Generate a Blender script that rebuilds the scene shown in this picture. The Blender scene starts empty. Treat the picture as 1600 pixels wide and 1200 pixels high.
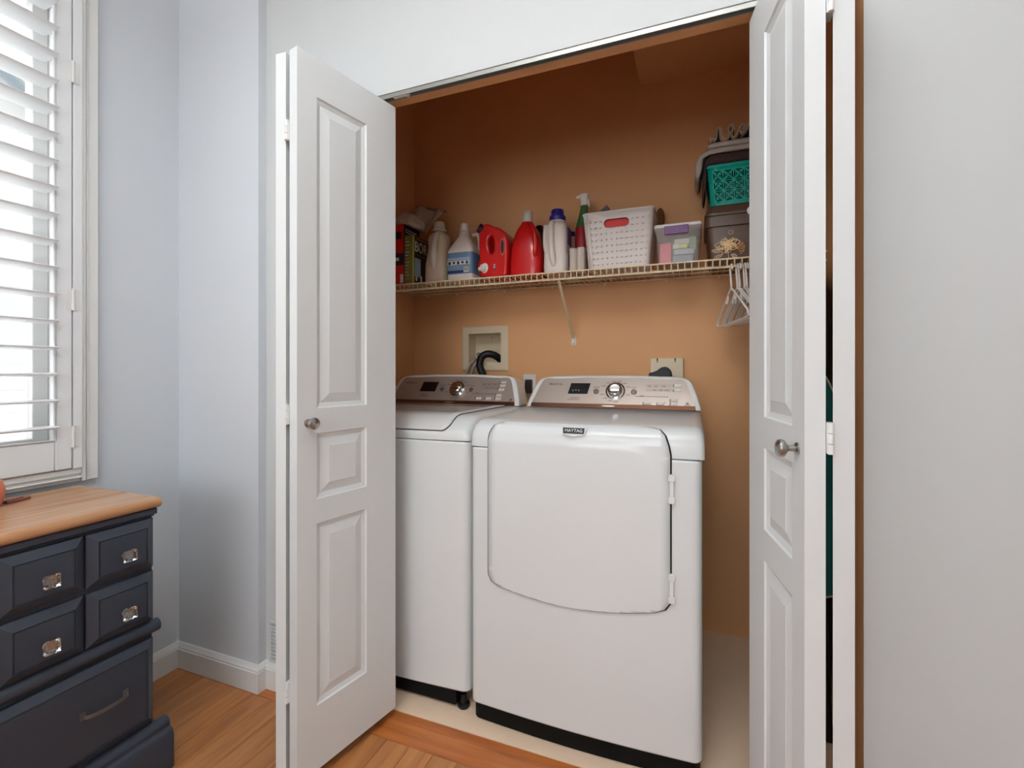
import bpy, bmesh, math, random
from mathutils import Vector, Matrix
random.seed(7)
R = math.radians
scene = bpy.context.scene
COL = scene.collection

# ------------------------------------------------------------------ camera
cd = bpy.data.cameras.new('camera'); cam = bpy.data.objects.new('camera', cd); COL.objects.link(cam)
cam.location = (0, 0, 1.16); cam.rotation_euler = (R(90), 0, R(21.2505))
cd.sensor_fit = 'HORIZONTAL'; cd.sensor_width = 36; cd.lens = 735/1600*36; cd.shift_y = -20/1600; cd.clip_start = .02
scene.camera = cam
# ------------------------------------------------------------------ world, lights, exposure
w = bpy.data.worlds.new('sky'); scene.world = w; w.use_nodes = True
nt = w.node_tree; bg = nt.nodes['Background']
bg.inputs['Color'].default_value = (.93, .965, 1.0, 1); bg.inputs['Strength'].default_value = 1.5
def area(name, loc, rot, sx, sy, power, color):
    l = bpy.data.lights.new(name, 'AREA'); l.shape = 'RECTANGLE'; l.size = sx; l.size_y = sy; l.energy = power; l.color = color
    o = bpy.data.objects.new(name, l); COL.objects.link(o); o.location = loc; o.rotation_euler = rot; return o
# added light, set as daylight from an invented, unseen window behind the camera
area('added_back_daylight', (-.35, -2.52, 1.62), (R(90), 0, 0), 2.0, 1.35, 30, (.93, .97, 1.0))
# daylight coming in at the shuttered window
area('daylight_shutter_window', (-2.06, .24, 1.62), (0, R(-90), 0), 1.5, 1.3, 4, (.95, .975, 1.0))
# added uplight standing in for flash bounced off the ceiling; fixture further down
area('added_bounce_light', (-.30, -.25, 2.43), (R(180), 0, 0), .36, .36, 60, (.90, .955, 1.0))
vs = scene.view_settings
vs.view_transform = 'Standard'; vs.look = 'None'; vs.exposure = 0.0; vs.gamma = 1.0; vs.use_curve_mapping = False

# ------------------------------------------------------------------ materials
def lin(c): return tuple(((v/255)/12.92 if v/255 <= .04045 else ((v/255+.055)/1.055)**2.4) for v in c)
MATS = {}
def mat(name, rgb, rough=.5, metal=0.0, var=0.0, vscale=8.0, bump=0.0, bscale=60.0, alpha=1.0, trans=0.0, ior=1.45, coat=0.0, stretch=(1,1,1), spec=.5, linear=None, subs=0.0):
    if name in MATS: return MATS[name]
    m = bpy.data.materials.new(name); m.use_nodes = True; n = m.node_tree.nodes; L = m.node_tree.links
    p = n['Principled BSDF']; c = linear if linear else lin(rgb)
    p.inputs['Base Color'].default_value = (*c, 1); p.inputs['Roughness'].default_value = rough; p.inputs['Metallic'].default_value = metal
    p.inputs['Alpha'].default_value = alpha; p.inputs['Transmission Weight'].default_value = trans; p.inputs['IOR'].default_value = ior
    p.inputs['Coat Weight'].default_value = coat; p.inputs['Specular IOR Level'].default_value = spec
    if subs: p.inputs['Subsurface Weight'].default_value = subs; p.inputs['Subsurface Scale'].default_value = .02
    if var or bump:
        tc = n.new('ShaderNodeTexCoord'); mp = n.new('ShaderNodeMapping'); mp.inputs['Scale'].default_value = stretch
        L.new(tc.outputs['Object'], mp.inputs['Vector'])
    if var:
        nz = n.new('ShaderNodeTexNoise'); nz.inputs['Scale'].default_value = vscale; nz.inputs['Detail'].default_value = 5
        L.new(mp.outputs['Vector'], nz.inputs['Vector'])
        mx = n.new('ShaderNodeMix'); mx.data_type = 'RGBA'
        mx.inputs['A'].default_value = (*[v*(1-var) for v in c], 1); mx.inputs['B'].default_value = (*[min(1, v*(1+var)) for v in c], 1)
        L.new(nz.outputs['Fac'], mx.inputs['Factor']); L.new(mx.outputs['Result'], p.inputs['Base Color'])
    if bump:
        nb = n.new('ShaderNodeTexNoise'); nb.inputs['Scale'].default_value = bscale; nb.inputs['Detail'].default_value = 4
        L.new(mp.outputs['Vector'], nb.inputs['Vector'])
        b = n.new('ShaderNodeBump'); b.inputs['Strength'].default_value = bump; b.inputs['Distance'].default_value = .004
        L.new(nb.outputs['Fac'], b.inputs['Height']); L.new(b.outputs['Normal'], p.inputs['Normal'])
    MATS[name] = m; return m
def wood(name, ca, cb, cc, axis='Y', rough=.35, rnd=.0, scale=1.0):
    m = bpy.data.materials.new(name); m.use_nodes = True; n = m.node_tree.nodes; L = m.node_tree.links; p = n['Principled BSDF']
    tc = n.new('ShaderNodeTexCoord'); oi = n.new('ShaderNodeObjectInfo')
    ad = n.new('ShaderNodeVectorMath'); ad.operation = 'MULTIPLY_ADD'; ad.inputs[1].default_value = (7, 7, 7)
    L.new(oi.outputs['Random'], ad.inputs[0]); L.new(tc.outputs['Object'], ad.inputs[2])
    mp = n.new('ShaderNodeMapping'); s = {'X': (1.2, 14, 14), 'Y': (14, 1.2, 14)}[axis]
    mp.inputs['Scale'].default_value = tuple(v*scale for v in s); L.new(ad.outputs[0], mp.inputs['Vector'])
    n1 = n.new('ShaderNodeTexNoise'); n1.inputs['Scale'].default_value = 2.2; n1.inputs['Detail'].default_value = 7; n1.inputs['Distortion'].default_value = .6
    L.new(mp.outputs['Vector'], n1.inputs['Vector'])
    cr = n.new('ShaderNodeValToRGB'); e = cr.color_ramp.elements
    e[0].position = .3; e[0].color = (*lin(ca), 1); e[1].position = .72; e[1].color = (*lin(cc), 1); k = e.new(.5); k.color = (*lin(cb), 1)
    L.new(n1.outputs['Fac'], cr.inputs['Fac'])
    hs = n.new('ShaderNodeHueSaturation'); L.new(cr.outputs['Color'], hs.inputs['Color'])
    mr = n.new('ShaderNodeMapRange'); mr.inputs['To Min'].default_value = 1-rnd; mr.inputs['To Max'].default_value = 1+rnd
    L.new(oi.outputs['Random'], mr.inputs['Value']); L.new(mr.outputs['Result'], hs.inputs['Value'])
    L.new(hs.outputs['Color'], p.inputs['Base Color']); p.inputs['Roughness'].default_value = rough
    b = n.new('ShaderNodeBump'); b.inputs['Strength'].default_value = .08; b.inputs['Distance'].default_value = .002
    L.new(n1.outputs['Fac'], b.inputs['Height']); L.new(b.outputs['Normal'], p.inputs['Normal'])
    MATS[name] = m; return m
M_wall = mat('pale blue grey wall paint', (216, 220, 225), .75, var=.015, bump=.06, bscale=120)
M_front = mat('soft white wall paint', (210, 212, 212), .75, var=.012, bump=.05, bscale=120)
M_ceil = mat('white ceiling paint', (238, 238, 236), .8, bump=.05)
M_or = mat('warm orange closet paint', (0, 0, 0), .62, var=.03, bump=.10, bscale=140, linear=(.74, .385, .175))
M_trim = mat('white trim paint', (234, 233, 230), .42, var=.01, bump=.02)
M_door = mat('white moulded door paint', (228, 230, 230), .45, var=.01, bump=.05, bscale=220, stretch=(1, 1, .08))
M_shut = mat('white shutter paint', (238, 239, 240), .35)
M_vinyl = mat('cream vinyl floor', (246, 217, 188), .5, var=.05, vscale=12)
M_plank = wood('honey oak floor', (156, 97, 52), (183, 119, 68), (199, 137, 83), 'Y', .32, .07)
M_thresh = wood('oak threshold wood', (150, 82, 36), (182, 104, 48), (200, 122, 62), 'X', .3, .06)
M_top = wood('worn oak dresser top', (178, 122, 80), (194, 146, 106), (204, 166, 132), 'Y', .22, 0, .8)
M_navy = mat('dark navy dresser paint', (58, 63, 74), .42, var=.06, vscale=5, bump=.04, bscale=80)
M_white = mat('white appliance enamel', (229, 231, 231), .22, coat=.25)
M_wplas = mat('white appliance plastic', (232, 230, 226), .3)
M_lid = mat('glossy white lid enamel', (222, 221, 219), .12, coat=.4)
M_panel = mat('champagne metal panel', (180, 166, 156), .34, .55, var=.03, vscale=30, stretch=(.1, 1, 6))
M_bronze = mat('brown chrome strip', (120, 80, 62), .12, .8)
M_black = mat('black plastic', (14, 14, 15), .45)
M_toe = mat('black toe panel', (8, 8, 8), .6, spec=.2)
M_disp = mat('black glass display', (10, 10, 14), .15)
M_seam = mat('dark seam rubber', (36, 36, 36), .7)
M_chrome = mat('polished chrome', (215, 214, 212), .12, 1.0)
M_nickel = mat('brushed nickel', (176, 174, 170), .28, 1.0)
M_steel = mat('aluminium track', (168, 168, 162), .4, .8)
M_print = mat('dark grey print', (70, 62, 58), .6)
M_key = mat('pale key plastic', (214, 206, 198), .3)
M_cream = mat('cream plastic', (226, 208, 178), .45)
M_wire = mat('cream coated wire', (236, 214, 178), .4)
M_hang = mat('white hanger plastic', (236, 230, 224), .35)
M_pbronze = mat('dark bronze metal', (112, 104, 102), .35, .6)
M_glass = mat('crystal knob', (235, 238, 240), .03, trans=1.0, ior=1.5)
M_pane = mat('clear window pane', (245, 250, 252), .02, trans=1.0, ior=1.01, alpha=.25)

# ------------------------------------------------------------------ mesh helpers
WL = {}
def finish(name, me, m, parent=None, smooth=None, bevel=0, seg=2, solid=0, origin=None):
    """link a mesh given in world coordinates; its own origin goes to its centre"""
    if len(me.vertices):
        xs = [v.co for v in me.vertices]
        c = Vector([(min(v[i] for v in xs)+max(v[i] for v in xs))/2 for i in range(3)]) if origin is None else Vector(origin)
        me.transform(Matrix.Translation(-c))
    else: c = Vector((0, 0, 0))
    o = bpy.data.objects.new(name, me); COL.objects.link(o)
    if m is not None and not me.materials: me.materials.append(m)
    if smooth is not None:
        for p in me.polygons: p.use_smooth = True
        if smooth > 0: me.set_sharp_from_angle(angle=R(smooth))
    if solid:
        s = o.modifiers.new('solid', 'SOLIDIFY'); s.thickness = abs(solid); s.offset = -1 if solid > 0 else 1
    if bevel:
        b = o.modifiers.new('bevel', 'BEVEL'); b.width = bevel; b.segments = seg; b.limit_method = 'ANGLE'; b.angle_limit = R(35)
        for p in me.polygons: p.use_smooth = True
        if smooth is None: me.set_sharp_from_angle(angle=R(40)); b.harden_normals = False
    WL[o.name] = c
    if parent is not None:
        o.parent = parent; o.location = c - WL[parent.name]
    else: o.location = c
    return o
def bmo(name, bm, m, parent=None, **k):
    bmesh.ops.recalc_face_normals(bm, faces=bm.faces)
    me = bpy.data.meshes.new(name); bm.to_mesh(me); bm.free(); return finish(name, me, m, parent, **k)
def tag(o, label=None, cat=None, group=None, kind=None):
    if label: o['label'] = label
    if cat: o['category'] = cat
    if group: o['group'] = group
    if kind: o['kind'] = kind
    return o
def thing(name, label, cat, loc, group=None, kind=None):
    o = bpy.data.objects.new(name, None); COL.objects.link(o); o.location = loc; o.empty_display_size = .05
    WL[o.name] = Vector(loc); return tag(o, label, cat, group, kind)
def copy_tree(o, parent=None, delta=(0, 0, 0)):
    c = o.copy(); COL.objects.link(c); c.parent = parent
    if parent is None: c.location = o.location + Vector(delta)
    WL[c.name] = WL[o.name] + Vector(delta)
    for ch in list(o.children): copy_tree(ch, c, delta)
    return c
def box(bm, x0, x1, y0, y1, z0, z1):
    v = [bm.verts.new((x, y, z)) for z in (z0, z1) for y in (y0, y1) for x in (x0, x1)]
    for f in ((0, 2, 3, 1), (4, 5, 7, 6), (0, 1, 5, 4), (2, 6, 7, 3), (0, 4, 6, 2), (1, 3, 7, 5)): bm.faces.new([v[i] for i in f])
    return v
def boxes(name, lst, m, parent=None, **k):
    bm = bmesh.new()
    for b in lst: box(bm, *b)
    return bmo(name, bm, m, parent, **k)
def prism(bm, pts, d):
    """pts: 3-D polygon, extruded by vector d"""
    a = [bm.verts.new(p) for p in pts]; b = [bm.verts.new(Vector(p)+Vector(d)) for p in pts]
    n = len(a); bm.faces.new(a); bm.faces.new(b[::-1])
    for i in range(n): bm.faces.new((a[i], b[i], b[(i+1) % n], a[(i+1) % n]))
def loft(bm, rings, cap=True, closed=False):
    vs = [[bm.verts.new(p) for p in r] for r in rings]; n = len(vs[0])
    m = len(vs)
    for i in range(m-1 if not closed else m):
        a, b = vs[i], vs[(i+1) % m]
        for j in range(n): bm.faces.new((a[j], a[(j+1) % n], b[(j+1) % n], b[j]))
    if cap and not closed: bm.faces.new(vs[0][::-1]); bm.faces.new(vs[-1])
    return vs
def sup(cx, cy, z, rx, ry, p=2.0, n=28, rot=0.0):
    out = []
    for i in range(n):
        t = 2*math.pi*i/n; c, s = math.cos(t), math.sin(t)
        x = math.copysign(abs(c)**(2/p), c)*rx; y = math.copysign(abs(s)**(2/p), s)*ry
        if rot: x, y = x*math.cos(rot)-y*math.sin(rot), x*math.sin(rot)+y*math.cos(rot)
        out.append((cx+x, cy+y, z))
    return out
def rrect(cx, cy, z, hx, hy, r, k=4):
    out = []
    for qx, qy, a0 in ((1, 1, 0), (-1, 1, 90), (-1, -1, 180), (1, -1, 270)):
        for i in range(k+1):
            a = R(a0+90*i/k); out.append((cx+qx*(hx-r)+r*math.cos(a), cy+qy*(hy-r)+r*math.sin(a), z))
    return out
def frame_of(d):
    d = d.normalized(); u = d.cross(Vector((0, 0, 1)))
    if u.length < 1e-4: u = Vector((1, 0, 0))
    u.normalize(); return u, u.cross(d).normalized()
def tube(bm, pts, r, n=8, closed=False):
    pts = [Vector(p) for p in pts]; rings = []; m = len(pts); up = None
    for i, p in enumerate(pts):
        if closed: d = pts[(i+1) % m]-pts[i-1]
        else: d = pts[min(i+1, m-1)]-pts[max(i-1, 0)]
        d.normalize()
        if up is None: u, up = frame_of(d)
        up = (up-d*up.dot(d)); 
        if up.length < 1e-5: _, up = frame_of(d)
        up.normalize(); u = d.cross(up)
        rr = r[i] if isinstance(r, (list, tuple)) else r
        rings.append([p+(u*math.cos(2*math.pi*j/n)+up*math.sin(2*math.pi*j/n))*rr for j in range(n)])
    loft(bm, rings, True, closed)
def smooth_pts(pts, k=6, closed=False):
    P = [Vector(p) for p in pts]; n = len(P); out = []
    for i in range(n if closed else n-1):
        g = (lambda j: P[j % n]) if closed else (lambda j: P[max(0, min(n-1, j))])
        a, b, c, d = g(i-1), g(i), g(i+1), g(i+2)
        for q in range(k):
            t = q/k; out.append(.5*((2*b)+(c-a)*t+(2*a-5*b+4*c-d)*t*t+(3*b-a-3*c+d)*t**3))
    if not closed: out.append(P[-1])
    return out
def lathe(bm, prof, origin, axis=(0, 0, 1), n=24):
    """prof: (radius, height) pairs along axis"""
    ax = Vector(axis).normalized(); u, v = frame_of(ax); o = Vector(origin)
    loft(bm, [[o+ax*h+(u*math.cos(2*math.pi*i/n)+v*math.sin(2*math.pi*i/n))*max(r, 1e-4) for i in range(n)] for r, h in prof])
def lathed(name, prof, origin, axis, m, parent, n=24, smooth=35):
    bm = bmesh.new(); lathe(bm, prof, origin, axis, n); return bmo(name, bm, m, parent, smooth=smooth)
def tubed(name, pts, r, m, parent=None, n=8, closed=False):
    bm = bmesh.new(); tube(bm, pts, r, n, closed); return bmo(name, bm, m, parent, smooth=50)
def lofted(name, rings, m, parent=None, smooth=40, **k):
    bm = bmesh.new(); loft(bm, rings); return bmo(name, bm, m, parent, smooth=smooth, **k)
def flat(splines, extrude=0, bevel=0, res=2):
    """2-D filled outline with holes -> mesh in the XY plane, centred on z = 0"""
    cu = bpy.data.curves.new('outline', 'CURVE'); cu.dimensions = '2D'; cu.fill_mode = 'BOTH'; cu.extrude = extrude; cu.bevel_depth = bevel; cu.bevel_resolution = res
    for s in splines:
        sp = cu.splines.new('POLY'); sp.points.add(len(s)-1); sp.use_cyclic_u = True
        for i, p in enumerate(s): sp.points[i].co = (p[0], p[1], 0, 1)
    o = bpy.data.objects.new('outline', cu); COL.objects.link(o)
    me = bpy.data.meshes.new_from_object(o.evaluated_get(bpy.context.evaluated_depsgraph_get()))
    bpy.data.objects.remove(o); bpy.data.curves.remove(cu); me.materials.clear(); return me
def text(body, size, depth=.0004):
    cu = bpy.data.curves.new('text', 'FONT'); cu.body = body; cu.size = size; cu.align_x = 'CENTER'; cu.align_y = 'CENTER'; cu.extrude = depth; cu.resolution_u = 3
    o = bpy.data.objects.new('text', cu); COL.objects.link(o)
    me = bpy.data.meshes.new_from_object(o.evaluated_get(bpy.context.evaluated_depsgraph_get()))
    bpy.data.objects.remove(o); bpy.data.curves.remove(cu); me.materials.clear(); return me
def basis(o, u, v):
    u = Vector(u).normalized(); v = Vector(v).normalized(); w_ = u.cross(v)
    return Matrix(((u.x, v.x, w_.x, o[0]), (u.y, v.y, w_.y, o[1]), (u.z, v.z, w_.z, o[2]), (0, 0, 0, 1)))
def placed(name, me, mtx, m, parent=None, **k):
    me.transform(mtx); return finish(name, me, m, parent, **k)
def rr2(x0, x1, y0, y1, r, k=5):
    return [(p[0], p[1]) for p in rrect((x0+x1)/2, (y0+y1)/2, 0, (x1-x0)/2, (y1-y0)/2, r, k)]
def circ(cx, cy, r, n=8): return [(cx+r*math.cos(2*math.pi*i/n), cy+r*math.sin(2*math.pi*i/n)) for i in range(n)]
def S(name, lst, m, label, cat, **k):
    return tag(boxes(name, lst, m, **k), label, cat, kind='structure')

# ================================================================== SETTING
XL, YB_, XR, ZC = -1.90, -2.6, 2.3, 2.75        # room
Y0, Y1, ZH = 1.29, 1.37, 2.071                    # closet front wall
JL, JR = -1.15, .359                              # opening
CL, CB, CR = -1.4718, 2.27, .44                   # closet walls
# floor and its planks
fl = S('floor', [(XL-.1, XR+.1, YB_-.1, Y0+.067, -.06, -.0155)], M_seam, 'honey oak plank floor of the room', 'floor')
pm = {}
def plank(L, Wd, m, along):
    k = (round(L, 3), Wd, along)
    if k not in pm:
        bm = bmesh.new(); a, b = (Wd/2-.0006, L/2-.0006) if along == 'Y' else (L/2-.0006, Wd/2-.0006)
        c = .0012
        lo = [(-a, -b, -.0155), (a, -b, -.0155), (a, b, -.0155), (-a, b, -.0155)]
        loft(bm, [lo, [(x, y, -c) for x, y, z in lo], [(math.copysign(a-c, x), math.copysign(b-c, y), 0) for x, y, z in lo]])
        bmesh.ops.recalc_face_normals(bm, faces=bm.faces); me = bpy.data.meshes.new('plank'); bm.to_mesh(me); bm.free(); me.materials.append(m); pm[k] = me
    return pm[k]
def put_plank(cx, cy, L, Wd, m, along):
    o = bpy.data.objects.new('plank', plank(L, Wd, m, along)); COL.objects.link(o); o.parent = fl
    WL[o.name] = Vector((cx, cy, 0)); o.location = Vector((cx, cy, 0)) - WL[fl.name]
pw = .083; nx = int((XR-XL)/pw)+1
for i in range(nx):
    y = 1.24; first = True
    while y > YB_+.01:
        L = random.choice((.6, .9, 1.2)) if not first else random.choice((.35, .5, .75, 1.0)); first = False
        L = min(L, y-YB_); put_plank(XL+pw*(i+.5), y-L/2, L, pw, M_plank, 'Y'); y -= L
for (ya, yb) in ((1.24, 1.3205), (1.3205, 1.357)):
    for (xa, xb) in ((-1.9, -1.25), (-1.25, -.2), (-.2, .9), (.9, 2.3)):
        if ya > 1.3 or True: put_plank((xa+xb)/2, (ya+yb)/2, xb-xa, yb-ya, M_thresh, 'X')
S('floor_closet', [(CL-.05, CR+.05, 1.357, CB+.05, -.06, .003)], M_vinyl, 'cream vinyl floor inside the closet', 'floor')
# walls of the room
WY0, WY1, WZ0, WZ1 = -.44, .925, .845, 2.46       # window opening
S('wall_left', [(XL-.12, XL, YB_-.1, WY0, 0, ZC), (XL-.12, XL, WY1, 1.9, 0, ZC), (XL-.12, XL, WY0, WY1, 0, WZ0), (XL-.12, XL, WY0, WY1, WZ1, ZC)], M_wall, 'pale blue grey wall holding the shuttered window', 'wall')
S('wall_return', [(XL, -1.475, 1.256, 1.36, 0, ZC)], M_wall, 'pale blue grey wall between window corner and closet', 'wall')
S('wall_front', [(-1.475, JL, Y0, 1.293, 0, ZC), (JR, XR+.1, Y0, 1.293, 0, ZC), (CR, XR+.1, 1.293, 1.33, 0, ZC), (JL, JR, Y0, 1.33, ZH, ZC)], M_front, 'white wall around and above the closet opening', 'wall')
S('wall_right', [(XR, XR+.1, YB_-.1, Y0, 0, ZC)], M_front, 'white right-hand wall of the room behind the viewer', 'wall')
BW = (-1.4, .7, .92, 2.3)
S('wall_back', [(XL, BW[0], YB_-.1, YB_, 0, ZC), (BW[1], XR, YB_-.1, YB_, 0, ZC), (BW[0], BW[1], YB_-.1, YB_, 0, BW[2]), (BW[0], BW[1], YB_-.1, YB_, BW[3], ZC)], M_front, 'white wall behind the viewer with a wide added window', 'wall')
S('ceiling', [(XL-.12, XR+.1, YB_-.1, CB+.1, ZC, ZC+.08)], M_ceil, 'white ceiling over the room', 'ceiling')
lf = thing('added_bowl_lamp', 'unseen bowl lamp added behind the viewer to bounce light off the ceiling', 'lamp', (-.30, -.25, ZC))  # invented fixture out of view, added to go with the ceiling bounce light
lathed('canopy', [(.06, 0), (.06, .015), (.02, .03)], (-.30, -.25, ZC-.0005), (0, 0, -1), M_trim, lf, 24)
tubed('rod', [(-.30, -.25, ZC-.03), (-.30, -.25, 2.35)], .006, M_nickel, lf, 10)
bm = bmesh.new(); pr = [(.02, 2.345), (.14, 2.362), (.22, 2.39), (.26, 2.435), (.265, 2.44), (.262, 2.443), (.215, 2.40), (.135, 2.374), (.02, 2.357)]
loft(bm, [[(-.30+r*math.cos(2*math.pi*i/40), -.25+r*math.sin(2*math.pi*i/40), z) for i in range(40)] for r, z in pr]); bmo('bowl', bm, mat('opal lamp glass', (240, 238, 232), .4), lf, smooth=40)
# closet shell
S('wall_closet_front', [(CL, JL, 1.293, Y1, 0, ZC), (JR, CR, 1.293, Y1, 0, ZC), (JL, JR, 1.33, Y1, ZH, ZC)], M_or, 'orange inner face of the closet opening and header', 'wall')
S('wall_closet_left', [(CL-.1, CL, 1.36, CB+.1, 0, ZC)], M_or, 'orange left side wall inside the closet', 'wall')
S('wall_closet_right', [(CR, CR+.1, 1.33, CB+.1, 0, ZC)], M_or, 'orange right side wall inside the closet', 'wall')
HB = (-1.134, -.9365, 1.200, 1.366)
S('wall_closet_back', [(CL, HB[0], CB, CB+.1, 0, ZC), (HB[1], CR, CB, CB+.1, 0, ZC), (HB[0], HB[1], CB, CB+.1, 0, HB[2]), (HB[0], HB[1], CB, CB+.1, HB[3], ZC)], M_or, 'orange back wall of the closet behind washer and dryer', 'wall')
S('ceiling_closet', [(CL, CR, Y1, CB, ZC-.02, ZC)], M_or, 'orange ceiling inside the closet', 'ceiling')
S('ceiling_soffit', [(-.24, CR, Y1, CB, 2.495, ZC-.02)], M_or, 'orange dropped soffit in the upper right of the closet', 'soffit')
# baseboards: flat board with an ogee cap
def baseboard(name, pts, label):
    prof = [(0, 0), (.015, 0), (.015, .072), (.0125, .074), (.0125, .080), (.0085, .086), (.005, .094), (0, .096)]
    bm = bmesh.new(); P = [Vector((*p, 0)) for p in pts]; rings = []
    for i, p in enumerate(P):
        d0 = (P[i]-P[i-1]).normalized() if i else (P[1]-P[0]).normalized()
        d1 = (P[i+1]-P[i]).normalized() if i < len(P)-1 else d0
        n0 = Vector((d0.y, -d0.x, 0)); n1 = Vector((d1.y, -d1.x, 0)); nn = n0+n1; nn = nn/nn.dot(n0)
        rings.append([p+nn*a+Vector((0, 0, h+.0005)) for a, h in prof])
    loft(bm, rings); o = bmo(name, bm, M_trim, smooth=25); return tag(o, label, 'baseboard', kind='structure')
baseboard('baseboard_left', [(XL, YB_), (XL, 1.256), (-1.475, 1.256), (-1.475, Y0), (JL-.01, Y0)], 'cream white baseboard running round the corner beside the dresser')
baseboard('baseboard_right', [(JR+.01, Y0), (XR, Y0)], 'cream white baseboard under the wall right of the closet')

# ------------------------------------------------------------------ window and shutters
win = thing('window_1', 'white framed window behind the plantation shutters', 'window', (XL, .24, WZ0), kind='structure')
cw = .05
for (a, b, c, d) in ((WY1, WY1+cw, .80, WZ1+cw), (WY0-cw, WY0, .80, WZ1+cw)):
    bm = bmesh.new(); box(bm, XL, XL+.022, a, b, c, d); box(bm, XL+.02, XL+.030, (a if a > 0 else b-.012), (a+.012 if a > 0 else b), c, d)
    box(bm, XL+.02, XL+.026, (a+.016 if a > 0 else a), (a+.021 if a > 0 else a+.005), c, d); bmo('casing', bm, M_trim, win, bevel=.0025)
boxes('casing', [(XL, XL+.022, WY0, WY1, WZ1, WZ1+cw), (XL+.02, XL+.03, WY0, WY1, WZ1, WZ1+.012)], M_trim, win, bevel=.0025)
boxes('sill', [(XL, XL+.030, WY0, WY1, .826, WZ0), (XL, XL+.022, WY0, WY1, .80, .826), (XL, XL+.034, WY0, WY1, .812, .818)], M_trim, win, bevel=.003)
fr = []
for (a, b) in ((WY0, WY0+.045), (WY1-.045, WY1), (.22, .26)): fr.append((XL-.115, XL-.05, a, b, WZ0, WZ1))
fr += [(XL-.115, XL-.05, WY0, WY1, WZ0, WZ0+.05), (XL-.115, XL-.05, WY0, WY1, WZ1-.05, WZ1)]
boxes('frame', fr, M_trim, win, bevel=.004)
for (a, b) in ((WY0+.045, .22), (.26, WY1-.045)):
    sb = boxes('sash', [(XL-.105, XL-.06, a, a+.04, WZ0+.05, WZ1-.05), (XL-.105, XL-.06, b-.04, b, WZ0+.05, WZ1-.05), (XL-.105, XL-.06, a+.04, b-.04, WZ0+.05, WZ0+.1), (XL-.105, XL-.06, a+.04, b-.04, WZ1-.1, WZ1-.05)], M_trim, win, bevel=.003)
    boxes('pane', [(XL-.086, XL-.082, a+.04, b-.04, WZ0+.1, WZ1-.1)], M_pane, sb)
def shutter(y0, y1, label, hinge):
    t = thing('plantation_shutter', label, 'shutter', (XL+.03, (y0+y1)/2, WZ0), 'plantation shutters in the window')
    xa, xb = XL+.008, XL+.040
    for (a, b) in ((y0, y0+.044), (y1-.044, y1)): boxes('stile', [(xa, xb, a, b, WZ0+.003, WZ1-.003)], M_shut, t, bevel=.004)
    boxes('rail', [(xa, xb, y0+.044, y1-.044, WZ0+.003, .942)], M_shut, t, bevel=.004)
    boxes('rail', [(xa, xb, y0+.044, y1-.044, WZ1-.1, WZ1-.003)], M_shut, t, bevel=.004)
    boxes('bead', [(xb-.006, xb+.004, y0+.044, y0+.050, .942, WZ1-.1), (xb-.006, xb+.004, y1-.050, y1-.044, .942, WZ1-.1), (xb-.006, xb+.004, y0+.05, y1-.05, .942, .947)], M_shut, t, bevel=.002)
    ring = []
    for i in range(16):
        q = 2*math.pi*i/16; x = .0445*math.cos(q); z = .0058*math.copysign(abs(math.sin(q))**.9, math.sin(q)); ring.append((x, z))
    tl = R(3); lm = None; k = 0; z = .984
    while z < WZ1-.14:
        if lm is None:
            bm = bmesh.new(); loft(bm, [[(XL+.026+x*math.cos(tl)-zz*math.sin(tl), yy, z+x*math.sin(tl)+zz*math.cos(tl)) for x, zz in ring] for yy in (y0+.0465, y1-.0465)])
            lm = bmo('louver', bm, M_shut, t, smooth=45); z_first = z
        else:
            o = lm.copy(); COL.objects.link(o); o.location = lm.location + Vector((0, 0, z-z_first))
        z += .0825
    yh = y1+.001 if hinge > 0 else y0-.001
    for zz in (2.12, 1.39, .95):
        bm = bmesh.new(); lathe(bm, [(.0045, -.035), (.0045, .035)], (xb+.002, yh, zz), n=10); box(bm, xb-.004, xb+.001, yh-.016, yh+.016, zz-.033, zz+.033); bmo('hinge', bm, M_trim, t, smooth=40)
    return t
shutter(.246, .895, 'white plantation shutter panel with open louvers at the corner side of the window', 1)
shutter(-.41, .240, 'white plantation shutter panel with open louvers away from the corner', -1)
for (a, b) in ((.8975, WY1-.0005), (WY0+.0005, -.4125)): boxes('hinge_strip', [(XL, XL+.038, a, b, WZ0, WZ1)], M_shut, win, bevel=.003)
# unseen window behind the viewer, added as a source for the back light
w2 = thing('added_window', 'wide white window added unseen in the wall behind the viewer', 'window', ((BW[0]+BW[1])/2, YB_, BW[2]), kind='structure')
boxes('casing', [(BW[0]-.07, BW[0], YB_, YB_+.02, BW[2]-.07, BW[3]+.07), (BW[1], BW[1]+.07, YB_, YB_+.02, BW[2]-.07, BW[3]+.07), (BW[0], BW[1], YB_, YB_+.02, BW[3], BW[3]+.07), (BW[0], BW[1], YB_, YB_+.03, BW[2]-.07, BW[2])], M_trim, w2, bevel=.003)
boxes('frame', [(BW[0], BW[0]+.05, YB_-.08, YB_-.03, BW[2], BW[3]), (BW[1]-.05, BW[1], YB_-.08, YB_-.03, BW[2], BW[3]), (-.375, -.325, YB_-.08, YB_-.03, BW[2], BW[3])], M_trim, w2, bevel=.003)
for (a, b) in ((BW[0]+.05, -.375), (-.325, BW[1]-.05)): boxes('pane', [(a, b, YB_-.058, YB_-.054, BW[2], BW[3])], M_pane, w2)
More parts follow.
